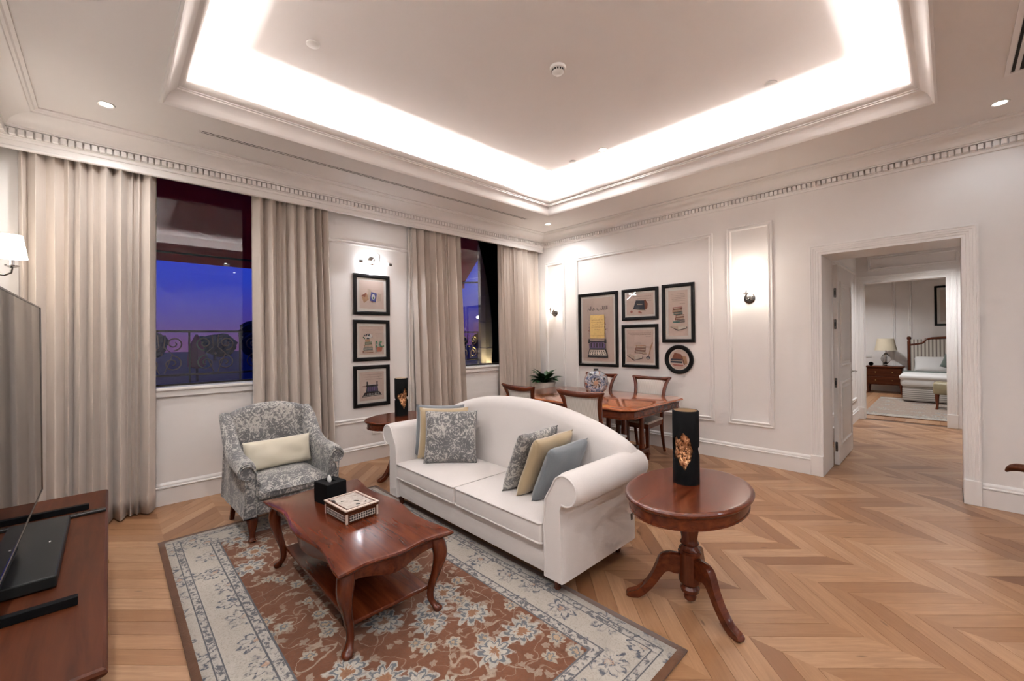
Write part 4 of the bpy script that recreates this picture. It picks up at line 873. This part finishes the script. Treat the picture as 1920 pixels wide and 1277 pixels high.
# potted plant
M['leaf'] = plain('glossy_leaf', (.018, .075, .02), .32, var=.35, scale=14); M['pot'] = plain('white_planter', (.62, .56, .51), .45); M['soil'] = plain('soil', (.03, .02, .012), .95)
pp_ = thing('potted_plant', 'green peace lily in a tall white planter in the room corner', 'plant', (-4.52, 5.06, 0))
MB().lathe([(.12, 0), (.13, .01), (.165, .75), (.175, .78), (.175, .80), (.160, .80), (.155, .75)], 32, caps=False).build('planter', M['pot'], pp_, 40)
MB().lathe([(0, .77), (.157, .77)], 24).build('soil', M['soil'], pp_)
rnd = random.Random(5)
for k in range(60):
    an = rnd.uniform(0, 2*pi); ln = rnd.uniform(.13, .26); el = rnd.uniform(.6, 1.5); w = rnd.uniform(.034, .055); r0 = rnd.uniform(0, .05)
    pts = []; 
    for j in range(9):
        t_ = j/8; b = el-t_*1.15; 
        pts.append((t_, b))
    pos = Vector((r0*cos(an), r0*sin(an), .77)); C_ = [pos.copy()]; 
    for j in range(8): d_ = Vector((cos(an)*cos(pts[j][1]), sin(an)*cos(pts[j][1]), sin(pts[j][1])))*ln/8*1.25; pos = pos+d_; C_.append(pos.copy())
    sd_ = Vector((-sin(an), cos(an), 0)); V_ = []; F_ = []
    for j, c in enumerate(C_):
        t_ = j/8; ww = w*(max(.10, sin(pi*min(1, max(0, (t_-.3)/.7))**.7)) if t_ > .3 else .10); 
        if j == 8: ww = .001
        V_ += [c+sd_*ww+Vector((0, 0, .25*ww)), c-Vector((0, 0, .1*ww)), c-sd_*ww+Vector((0, 0, .25*ww))]
        if j: n_ = 3*j; F_ += [(n_-3, n_-2, n_+1, n_), (n_-2, n_-1, n_+2, n_+1)]
    MB().add(V_, F_).build('leaf', M['leaf'], pp_, 80)
# ================================================================== framed pictures
FP = [(0, 0), (0, .022), (.006, .028), (.018, .030), (.036, .026), (.044, .018), (.046, .010), (.046, .004)]
COLS = {'ink': (.035, .028, .03), 'rust': (.30, .10, .055), 'brown': (.22, .10, .06), 'teal': (.09, .20, .18), 'purple': (.14, .09, .19), 'yellow': (.62, .43, .16), 'page': (.60, .47, .36), 'blue': (.09, .10, .30), 'green': (.07, .17, .07), 'pink': (.48, .18, .14), 'slate': (.06, .065, .085), 'cream': (.68, .60, .50), 'tan': (.52, .30, .17), 'red': (.35, .05, .05), 'white': (.75, .72, .68)}
for k, c in COLS.items(): M['p_'+k] = plain('print_'+k, c, .8, var=.25, scale=30)
def paper_mat():
    t = NT('aged_paper_print'); n = t.noise(t.coord(), 7, 4, .6); return t.fin(t.mix(n, (.68, .52, .44), (.78, .63, .54)), .8)
M['paper'] = paper_mat()
def picture(lab, place, w, h, mw, art, group, paper=True, mat_c='mat'):
    """place(a,b,d): a right, b up from the picture's centre, d out of the wall"""
    t = thing('framed_picture', lab, 'picture', place(0, 0, 0), 0, group)
    MB().rings_rect(-w/2, w/2, -h/2, h/2, FP, place).build('frame', M['blackframe'], t, 30, world=True)
    def slab(name, x0, x1, y0, y1, d, mat, par=t):
        return MB().loft([[place(*p, d-.002) for p in ((x0, y0), (x1, y0), (x1, y1), (x0, y1))], [place(*p, d) for p in ((x0, y0), (x1, y0), (x1, y1), (x0, y1))]]).build(name, mat, par, world=True)
    f = .044; slab('mount', -w/2+f, w/2-f, -h/2+f, h/2-f, .006, M[mat_c])
    f2 = f+mw; iw, ih = w/2-f2, h/2-f2; pr_ = slab('print', -iw, iw, -ih, ih, .0075, M['paper'])
    MATR[pr_.name] = MATR[t.name]
    class A: 
        lay = .0075
        def poly(s, col, pts, name='motif'):
            s.lay += .00025; o = MB().loft([[place(x*iw, y*ih, s.lay-.0004) for x, y in pts], [place(x*iw, y*ih, s.lay) for x, y in pts]]).build(name, M['p_'+col], pr_, world=True); return o
        def quad(s, col, x0, x1, y0, y1, sk=0, name='motif'): return s.poly(col, [(x0, y0), (x1, y0+sk), (x1, y1+sk), (x0, y1)], name)
        def disc(s, col, x, y, r, n=10, ry=None, name='motif'): return s.poly(col, [(x+r*cos(2*pi*k/n), y+(ry or r*iw/ih)*sin(2*pi*k/n)) for k in range(n)], name)
        def text(s, x0, x1, y, col='brown', hh=.012):
            s.lay += .00025; mb = MB(); rr = random.Random(int(1000*(x0+y+7))); x = x0
            while x < x1:
                q = min(x1, x+rr.uniform(.05, .16)); k = max(2, int((q-x)/.02)); V = []; F = []
                for i in range(k+1):
                    xx = x+(q-x)*i/k; yy = y+rr.uniform(-1, 1)*hh*.9; V += [place(xx*iw, (yy-hh*.42)*ih, s.lay), place(xx*iw, (yy+hh*.42)*ih, s.lay)]
                    if i: F.append((2*i-2, 2*i, 2*i+1, 2*i-1))
                mb.add(V, F); x = q+rr.uniform(.02, .04)
            mb.build('lettering', M['p_'+col], pr_, world=True)
        def book(s, x0, x1, y0, y1, col, sk=.02):
            s.quad(col, x0, x1, y0, y1, sk); s.quad('page', x0+(x1-x0)*.08, x1-.01, y0+(y1-y0)*.25, y1-(y1-y0)*.25, sk)
            s.quad('ink', x0, x1, y0-.008, y0+.006, sk)
    art(A()); 
    MB().loft([[place(x, y, d) for x, y in ((-w/2+f, -h/2+f), (w/2-f, -h/2+f), (w/2-f, h/2-f), (-w/2+f, h/2-f))] for d in (.0125, .0145)]).build('glass', M['pane'], t, world=True)
    return t, pr_, A
def open_book(a, cx, cy, w, h, col='page'):
    a.poly('ink', [(cx-w*1.04, cy+h*.15), (cx-w*.1, cy-h*1.08), (cx+w*1.05, cy-h*.45), (cx+w*1.02, cy+h*.2), (cx+w*.1, cy-.15*h)])
    a.poly(col, [(cx-w, cy+h*.2), (cx-w*.6, cy+h*.5), (cx-w*.05, cy+h*.05), (cx-w*.02, cy-h*.9)]); a.poly('cream', [(cx-w*.02, cy-h*.9), (cx-w*.05, cy+h*.05), (cx+w*.5, cy+h*.55), (cx+w, cy+h*.2), (cx+w*.95, cy-h*.35)])
def typewriter(a, cx, cy, w, h, body='purple'):
    a.poly('ink', [(cx-w, cy-h), (cx+w, cy-h), (cx+w*.98, cy-h*.8), (cx+w*.8, cy-h*.1), (cx-w*.8, cy-h*.1), (cx-w*.98, cy-h*.8)])
    a.poly('cream', [(cx-w*.9, cy-h*.78), (cx+w*.9, cy-h*.78), (cx+w*.74, cy-h*.2), (cx-w*.74, cy-h*.2)])
    for r in range(3):
        for k in range(7): a.disc('ink', cx-w*(.75-.06*r)+k*w*(.25-.02*r), cy-h*(.68-.17*r), w*.06, 6)
    a.poly(body, [(cx-w*.78, cy-h*.1), (cx+w*.78, cy-h*.1), (cx+w*.8, cy+h*.35), (cx+w*.6, cy+h*.6), (cx-w*.6, cy+h*.6), (cx-w*.8, cy+h*.35)])
    for k in range(5): a.quad('ink', cx-w*.65+k*w*.28, cx-w*.52+k*w*.28, cy+h*.05, cy+h*.5)
    a.quad('ink', cx-w*.85, cx+w*.85, cy+h*.58, cy+h*.72); a.quad('slate', cx-w*.75, cx+w*.75, cy-h*.12, cy+h*.0)
    for s in (-1, 1): a.poly('ink', [(cx+s*w*.68, cy+h*.5), (cx+s*w*.9, cy+h*.5), (cx+s*w*.84, cy+h*.95), (cx+s*w*.74, cy+h*.95)])
def art_big(a):
    rr = random.Random(3)
    for k in range(60):
        an = rr.uniform(-.4, pi+.4); q = rr.uniform(.44, .62); a.disc(rr.choice(('pink', 'rust', 'ink', 'tan', 'purple')), q*1.02*cos(an), .02+q*.72*sin(an)-.05, rr.uniform(.012, .028), 6)
    a.quad('yellow', -.46, .46, -.28, .46, .0, 'painted_page')
    for k in range(4): a.text(-.38, .38, .30-k*.075, 'brown', .012)
    a.text(-.2, .2, -.0, 'brown', .012); a.quad('brown', -.46, .46, -.20, -.192)
    typewriter(a, 0, -.58, .66, .30)
def art_boxbook(a):
    a.text(-.5, .85, .72, 'brown', .03); a.text(-.2, .85, .5, 'brown', .03); a.text(.55, .85, .28, 'brown', .03)
    a.poly('rust', [(.32, -.6), (.55, -.45), (.6, .0), (.42, .42), (.3, .3)]); a.poly('slate', [(-.5, -.45), (.38, -.6), (.34, .32), (-.28, .38)]); a.poly('ink', [(-.5, -.45), (.38, -.6), (.36, -.52), (-.48, -.36)])
    a.quad('page', -.2, .2, -.05, .02, -.03); a.poly('page', [(-.3, -.5), (.4, -.72), (.5, -.5), (.38, -.58)]); a.disc('pink', -.62, -.68, .1, 7); a.disc('pink', -.02, -.75, .09, 7); a.disc('rust', .1, -.82, .06, 7)
def art_quill(a):
    a.text(-.85, .85, .80, 'brown', .022); a.text(-.75, .85, .70, 'brown', .022); a.text(.45, .85, .58, 'brown', .018)
    for k, c in enumerate(('brown', 'rust', 'tan')): a.book(-.38+.05*k, .42+.02*k, -.42+.17*k, -.28+.17*k, c, -.03)
    a.book(.2, .5, -.5, -.42, 'tan'); open_book(a, -.38, -.62, .6, .26, 'page')
    a.poly('tan', [(.66, -.5), (.72, -.5), (.97, .2), (.92, .24), (.78, -.05)]); a.poly('ink', [(.6, -.66), (.66, -.5), (.69, -.5), (.64, -.66)]); a.disc('slate', .62, -.70, .15, 9, .09); a.disc('cream', .62, -.72, .09, 8, .05)
def art_tall(a):
    for k in range(5): a.text(-.75+.04*k, .75, .84-.075*k, 'brown', .012)
    a.text(.2, .7, .42, 'brown', .012)
    for k, (c, x) in enumerate((('slate', .25), ('rust', .1), ('rust', .18), ('teal', -.02), ('tan', -.15), ('red', -.1))): a.book(-.42+x, .5+x*.8, -.42+.115*k, -.32+.115*k, c, .02)
    open_book(a, .05, -.62, .85, .14, 'page'); a.quad('teal', -.5, .2, -.42, -.36)
def art_env(a):
    a.text(-.3, .8, .35, 'tan', .02); a.poly('tan', [(-.85, -.1), (-.45, .15), (-.2, -.3), (-.65, -.62)]); a.poly('rust', [(-.85, -.1), (-.45, .15), (-.55, -.2)])
    a.poly('page', [(-.35, .45), (-.05, .35), (-.1, -.3), (-.3, -.3)]); a.poly('pink', [(-.1, -.5), (.1, -.55), (.1, -.35)]); a.poly('blue', [(-.18, -.42), (.32, -.52), (.42, .12), (-.05, .22)]); a.disc('white', .12, -.14, .15, 12, .2); a.disc('green', .12, -.22, .06, 7, .1); a.poly('page', [(.45, -.5), (.75, -.4), (.8, .1), (.5, .15)])
def art_plants(a):
    for k in range(3): a.text(-.75+.1*k, .85, .74-.14*k, 'brown', .022)
    for k, c in enumerate(('rust', 'teal', 'tan', 'green')): a.book(-.75+.06*k, .1-.03*k, -.88+.2*k, -.72+.2*k, c, .02)
    a.quad('tan', -.55, -.15, -.1, .08); rr = random.Random(2)
    for k in range(24): a.disc(rr.choice(('green', 'teal', 'white', 'slate')), -.38+rr.uniform(-.36, .36), .24+rr.uniform(-.16, .2), .06, 6)
    a.poly('rust', [(.42, -.8), (.78, -.8), (.86, -.48), (.34, -.48)])
    for k in range(18): a.disc(rr.choice(('green', 'green', 'teal')), .6+rr.uniform(-.34, .34), -.28+rr.uniform(-.18, .2), .07, 5)
def art_type(a):
    for k in range(3): a.text(-.7+.1*k, .85, .8-.16*k, 'brown', .022)
    a.poly('ink', [(-.82, -.76), (.82, -.70), (.62, -.42), (-.6, -.44)]); a.poly('cream', [(-.74, -.72), (.74, -.67), (.72, -.64), (-.72, -.69)]); a.poly('slate', [(-.5, -.44), (.52, -.42), (.46, .02), (-.42, .02)])
    for r in range(2):
        for k in range(9): a.disc('white', -.5+k*.125, -.62+.08*r, .03, 6)
    a.quad('ink', -.5, .5, -.02, .06); a.quad('white', -.4, .4, .10, .13); a.quad('ink', -.45, -.36, 0, .32); a.quad('ink', .36, .45, 0, .32); a.quad('brown', -.78, -.45, .0, .03)
    for k in range(5): a.quad('purple', -.36+k*.16, -.26+k*.16, -.36, -.06)
YP = YB-.001
def onB(cx, cz): return lambda a, b, d: (cx+a, YP-d, cz+b)
def onA(cy, cz): return lambda a, b, d: (XA+.001+d, cy+a, cz+b)
g5, g3 = 'black-framed pictures on the panelled wall', 'stacked black-framed pictures by the window'
big = picture('large framed print of a purple typewriter holding a yellow page', onB(-3.757, 1.625), .72, 1.135, .035, art_big, g5)
cu = bpy.data.curves.new('lettering', 'FONT'); cu.body = '\ufee2\ufedf\ufe8e\ufea3 \ufe90\ufee0\ufed8\ufedf\ufe8d'; cu.align_x = 'CENTER'; cu.size = .085
to = bpy.data.objects.new('lettering_curve', cu); COL.objects.link(to); dg = bpy.context.evaluated_depsgraph_get()
tm = bpy.data.meshes.new_from_object(to.evaluated_get(dg)); bpy.data.objects.remove(to); tm.name = 'lettering'; tm.materials.clear(); tm.materials.append(M['p_ink'])
tl = bpy.data.objects.new('lettering', tm); COL.objects.link(tl); tl.parent = big[1]; tl.location = (0, -.0105, .30); tl.rotation_euler = (pi/2, 0, 0)
picture('framed print of a dark leather box-shaped book', onB(-3.045, 1.968), .565, .45, .03, art_boxbook, g5)
picture('framed print of an open book, stacked books and a quill', onB(-3.052, 1.372), .565, .615, .03, art_quill, g5)
picture('tall framed print of a stack of coloured books', onB(-2.49, 1.813), .44, .78, .045, art_tall, g5)
picture('framed print of letters and a blue card, top of the stack', onA(2.397, 2.073), .478, .508, .035, art_env, g3)
picture('framed print of books and potted plants, middle of the stack', onA(2.39, 1.50), .478, .515, .035, art_plants, g3)
picture('framed print of a black typewriter, bottom of the stack', onA(2.385, .928), .478, .515, .035, art_type, g3)
rp = thing('framed_picture', 'round black-framed print of books below the tall print', 'picture', (-2.485, YP, 1.198), 0, g5)
ring = lambda q, d, n=48: [(q*cos(2*pi*k/n), -d, q*sin(2*pi*k/n)) for k in range(n)]
MB().loft([ring(.193, 0), ring(.193, .02), ring(.188, .027), ring(.17, .029), ring(.145, .022), ring(.139, .012), ring(.139, .004)], True, False).build('frame', M['blackframe'], rp, 35)
MB().loft([ring(.142, .004), ring(.142, .006)]).build('mount', M['mat'], rp); pr2 = MB().loft([ring(.128, .006), ring(.128, .0075)]).build('print', M['paper'], rp)
def rpoly(col, pts, d): MB().loft([[(x, -d+.0004, z) for x, z in pts], [(x, -d, z) for x, z in pts]]).build('motif', M['p_'+col], pr2)
rpoly('rust', [(-.1, .0), (.05, .0), (.03, .07), (-.06, .09)], .0078); rpoly('slate', [(-.115, -.045), (.045, -.05), (.04, .005), (-.11, .01)], .0081); rpoly('page', [(-.112, -.02), (.04, -.024), (.04, -.015), (-.112, -.011)], .0084)
rpoly('tan', [(.03, .05), (.10, .04), (.11, -.05), (.07, -.07)], .0079); rpoly('brown', [(.03, .05), (.045, .048), (.08, -.07), (.065, -.07)], .0083); rpoly('pink', [(-.10, -.06), (.06, -.07), (.05, -.09), (-.06, -.09)], .008)
MB().loft([ring(.139, .0125), ring(.139, .014)]).build('glass', M['pane'], rp)
# ================================================================== television and cabinet
tc = thing('tv_cabinet', 'dark cherry television cabinet with moulded top', 'cabinet', (-2.775, -.285, 0))
cw, cd = 1.055, .275
def rc_(k, z): return [(-cw+k, -cd, z), (cw-k, -cd, z), (cw-k, cd-k, z), (-cw+k, cd-k, z)]
MB().loft([rc_(.03, .515), rc_(.012, .520), rc_(.004, .528), rc_(0, .536), rc_(.004, .545), rc_(.012, .55)]).build('cabinet_top', M['walnut'], tc, 25)
MB().rbox(-cw+.04, cw-.04, -cd, cd-.045, .07, .515, .004, 1).build('carcass', M['walnut'], tc)
for k in range(3):
    a = -cw+.06+k*.666; d_ = MB().rbox(a, a+.646, cd-.046, cd-.026, .10, .49, .006).build('cabinet_door', M['walnut'], tc, 40); MB().lathe([(0, 0), (.008, 0), (.008, .012), (.014, .018), (.01, .026), (0, .027)], 14).xf(Matrix.Translation((a+(.60 if k < 2 else .05), cd-.026, .32)) @ Matrix.Rotation(-pi/2, 4, 'X')).build('knob', M['brass'], d_, 40)
MB().rbox(-cw+.05, cw-.05, -cd+.01, cd-.06, 0, .07, .004, 1).build('plinth', M['walnut'], tc)
def screen():
    return NT('screen_glass').fin((.005, .005, .006), .03, spec=.6)
M['screen'] = screen()
tv = thing('television', 'large flat black television standing on the cabinet', 'television', (-2.50, -.26, .55))
MB().rbox(-.84, .84, -.03, -.004, .18, 1.145, .004, 1).build('housing', M['black'], tv); MB().box(-.834, .834, -.004, -.001, .187, 1.139).build('screen', M['screen'], tv)
MB().rings_rect(-.84, .84, .18, 1.145, [(0, -.004), (0, .002), (.006, .002), (.007, -.003)], lambda a, b, h: (a, h, b)).build('bezel', M['darkchrome'], tv)
for s, x in ((-1, -.95+.01), (1, .28)):
    MB().rbox(x-.014, x+.014, -.19, .17, 0, .032, .002, 1).build('foot', M['matte_black'], tv)
MB().rbox(-.3, .3, -.06, -.03, .06, .6, .01).build('stand_neck', M['black'], tv)
sb = thing('set_top_box', 'dark grey flat media box under the television', 'media box', (-2.83, -.235, .55))
MB().rbox(-.40, .41, -.14, .08, .004, .05, .006).build('box_body', plain('grey_plastic', (.014, .015, .0145), .45, var=0, spec=.3), sb); MB().rbox(-.03, -.015, .03, .036, .05, .0505, .0002, 1).build('status_lamp', M['plastic'], sb)
MB().box(-.38, .39, -.12, .06, 0, .004).build('base', M['slot'], sb)
rm_ = thing('remote_control', 'slim black remote control beside the media box', 'remote', (-3.335, -.105, .55), radians(4))
MB().rbox(-.02, .02, -.085, .085, 0, .016, .004).build('remote_body', M['black'], rm_)
for k in range(5): MB().rbox(-.012, -.004, -.06+.025*k, -.052+.025*k, .016, .0175, .001, 1).build('button', M['slot'], rm_)
# ================================================================== hall and bedroom things
for k, (x, y, z, lab, e_) in enumerate(((-.1, 8.7, 2.95, 'in the hall ceiling by the bedroom door', HALL_W), (-.5, 11.2, 3.0, 'in the bedroom ceiling over the bench', BED_W), (-1.6, 13.2, 3.0, 'in the bedroom ceiling by the nightstand', BED_W))):
    t = thing('downlight', 'small round recessed downlight '+lab, 'downlight', (x, y, z), 0, 'recessed ceiling downlights'); inst(dl0[0], t, (0, 0, 0)); inst(dl0[1], t, (0, 0, 0)); lamp('spot', 'SPOT', (0, 0, -.02), e_, NEUTRAL, t, .05, spot=140, blend=.9)
br = MB().box(-.90, 1.6, -1.55, 1.6, 0, .01).build('bedroom_rug', rug_mat(1.25, 1.55, ((.28, .20, .16), (.36, .29, .24))), None, origin=(0, 0, 0)); br.location = (-.25, 11.75, 0); tag(br, 'pale patterned rug on the bedroom floor', 'rug')
bd = thing('bed', 'made bed with striped headboard in the far bedroom', 'bed', (.15, 13.6, 0)); bx = .92
def bstripe():
    t = NT('bed_stripe'); sp = t.n('SeparateXYZ'); t.put(sp.inputs[0], t.coord()); w = t.mt('SINE', t.mt('MULTIPLY', sp.outputs[0], 95)); return t.fin(t.mix(t.step(w, .2, .35), (.62, .57, .50), (.24, .20, .17)), .85)
def skirtm():
    t = NT('valance_stripe'); sp = t.n('SeparateXYZ'); t.put(sp.inputs[0], t.coord()); w = t.mt('SINE', t.mt('MULTIPLY', sp.outputs[2], 150)); return t.fin(t.mix(t.step(w, .1, .3), (.58, .54, .49), (.28, .26, .24)), .9)
M['linen'] = fabric('white_linen', (.70, .68, .66), (.76, .74, .72)); M['greenfab'] = fabric('grey_green_cushion', (.13, .16, .14), (.18, .21, .185))
MB().rbox(-bx+.03, bx-.03, -.95, 1.02, .03, .34, .03).build('bed_base', skirtm(), bd, 40)
MB().rbox(-bx, bx, -1.0, 1.02, .34, .56, .07, 4).build('mattress', M['linen'], bd, 50)
MB().rbox(-bx-.02, bx+.02, -1.03, .45, .50, .60, .05, 4).build('duvet', M['linen'], bd, 50)
MB().rbox(-bx-.025, bx+.025, .0, .36, .56, .612, .02, 3).build('throw', M['greenfab'], bd, 50)
hbm = MB().rbox(-.86, .86, 1.04, 1.07, .55, 1.36, .01); hbm.build('headboard_panel', bstripe(), bd)
for s in (-1, 1): MB().lathe([(.035, 0), (.035, 1.32), (.025, 1.34), (.04, 1.37), (.045, 1.40), (.03, 1.43), (0, 1.44)], 16, (s*.87, 1.06, 0)).build('bedpost', M['cherry_z'], bd, 40)
hr = [(-.86, 1.22), (-.72, 1.24), (-.62, 1.27), (-.56, 1.36), (-.45, 1.385), (0, 1.41), (.45, 1.385), (.56, 1.36), (.62, 1.27), (.72, 1.24), (.86, 1.22)]
MB().tube([(x, 1.06, z) for x, z in hr], .032, 10).build('headboard_rail', M['cherry'], bd, 50)
for x, lab in ((-.45, 'white pillow at the nightstand side of the bed'), (.45, 'white pillow at the far side of the bed')): cushion('bed_pillow', M['linen'], lab, (.15+x, 14.40, .56), .66, .44, .18, 0, radians(38), seed=int(x*10), group='bed pillows')
cushion('bed_cushion', M['greenfab'], 'grey-green cushion leaning on the white bed pillow', (.02, 14.12, .60), .42, .36, .12, radians(8), radians(30), roll=radians(20), seed=3, group='bed pillows')
bn = thing('bench', 'olive upholstered bench at the foot of the bed', 'bench', (.42, 11.85, .0))
MB().rbox(-.66, .66, -.20, .20, .30, .54, .05, 3).build('seat', plain('olive_leather', (.33, .28, .17), .4), bn, 50)
for sx in (-1, 1):
    for sy in (-1, 1): cabriole(sx*.60, sy*.15, sx*.5, sy*.5, [(.31, 0, .035), (.22, .01, .03), (.08, 0, .018), (.03, .015, .022), (.01, .02, .02)]).build('leg', M['cherry_z'], bn, 50)
ns = thing('nightstand', 'dark wooden nightstand beside the bed', 'nightstand', (-1.16, 14.32, 0))
MB().rbox(-.37, .37, -.24, .24, .655, .685, .008).build('table_top', M['walnut'], ns, 40); MB().rbox(-.34, .34, -.21, .22, .22, .655, .004, 1).build('carcass', M['walnut'], ns)
for z0, z1 in ((.44, .64), (.24, .43)):
    d_ = MB().rbox(-.325, .325, -.222, -.21, z0, z1, .004, 1).build('drawer', M['walnut'], ns)
    for x in (-.16, .16): MB().lathe([(0, 0), (.012, .004), (.014, .016), (0, .02)], 12).xf(Matrix.Translation((x, -.222, (z0+z1)/2)) @ Matrix.Rotation(pi/2, 4, 'X')).build('knob', M['brass'], d_, 40)
for sx in (-1, 1):
    for sy in (-1, 1): cabriole(sx*.31, sy*.19, sx, sy, [(.24, 0, .03), (.12, .006, .022), (.03, .01, .02), (0, .016, .024)]).build('leg', M['cherry_z'], ns, 50)
lm = thing('table_lamp', 'table lamp with a cream drum shade on the nightstand', 'lamp', (-1.14, 14.33, .685))
M['lampshade'] = plain('cream_lampshade', (.62, .54, .40), .8); M['crystal'] = NT('clear_glass').fin((.9, .9, .9), .03, trans=.9)
MB().lathe([(.07, 0), (.075, .015), (.03, .03), (.02, .05), (.018, .40)], 20).build('lamp_base', M['chrome'], lm, 40)
MB().lathe([(.03, .05), (.09, .13), (.10, .20), (.07, .27), (.025, .33)], 20, caps=False).build('glass_body', M['crystal'], lm, 60)
MB().lathe([(.22, .40), (.165, .70), (.163, .70), (.218, .40)], 32, caps=False).build('shade', M['lampshade'], lm, 40)
ck = thing('alarm_clock', 'small round black alarm clock beside the bedside lamp', 'clock', (-1.42, 14.25, .685)); MB().lathe([(0, -.02), (.05, -.02), (.05, .02), (0, .02)], 20).xf(Matrix.Translation((0, 0, .055)) @ Matrix.Rotation(pi/2, 4, 'X')).build('case', M['black'], ck, 40); MB().rbox(-.025, .025, -.012, .012, 0, .012, .003, 1).build('foot', M['black'], ck)
MB().lathe([(0, 0), (.04, 0)], 20).xf(Matrix.Translation((0, -.021, .055)) @ Matrix.Rotation(pi/2, 4, 'X')).build('dial', M['slot'], ck)
def art_bed(a):
    a.text(-.6, .7, .8, 'brown', .015)
    for k, c in enumerate(('rust', 'tan', 'rust', 'brown')): a.disc(c, -.1+.08*k, .4-.3*k, .3, 9)
picture('framed rust-coloured print over the bed', lambda a, b, d: (.12+a, 14.749-d, 2.18+b), .76, .98, .06, art_bed, None)
bs = thing('wall_socket', 'white double socket on the bedroom wall by the clock', 'socket', (-1.52, 14.75, .92)); MB().rbox(-.07, .07, -.01, 0, -.04, .04, .003).build('plate', M['plastic'], bs)
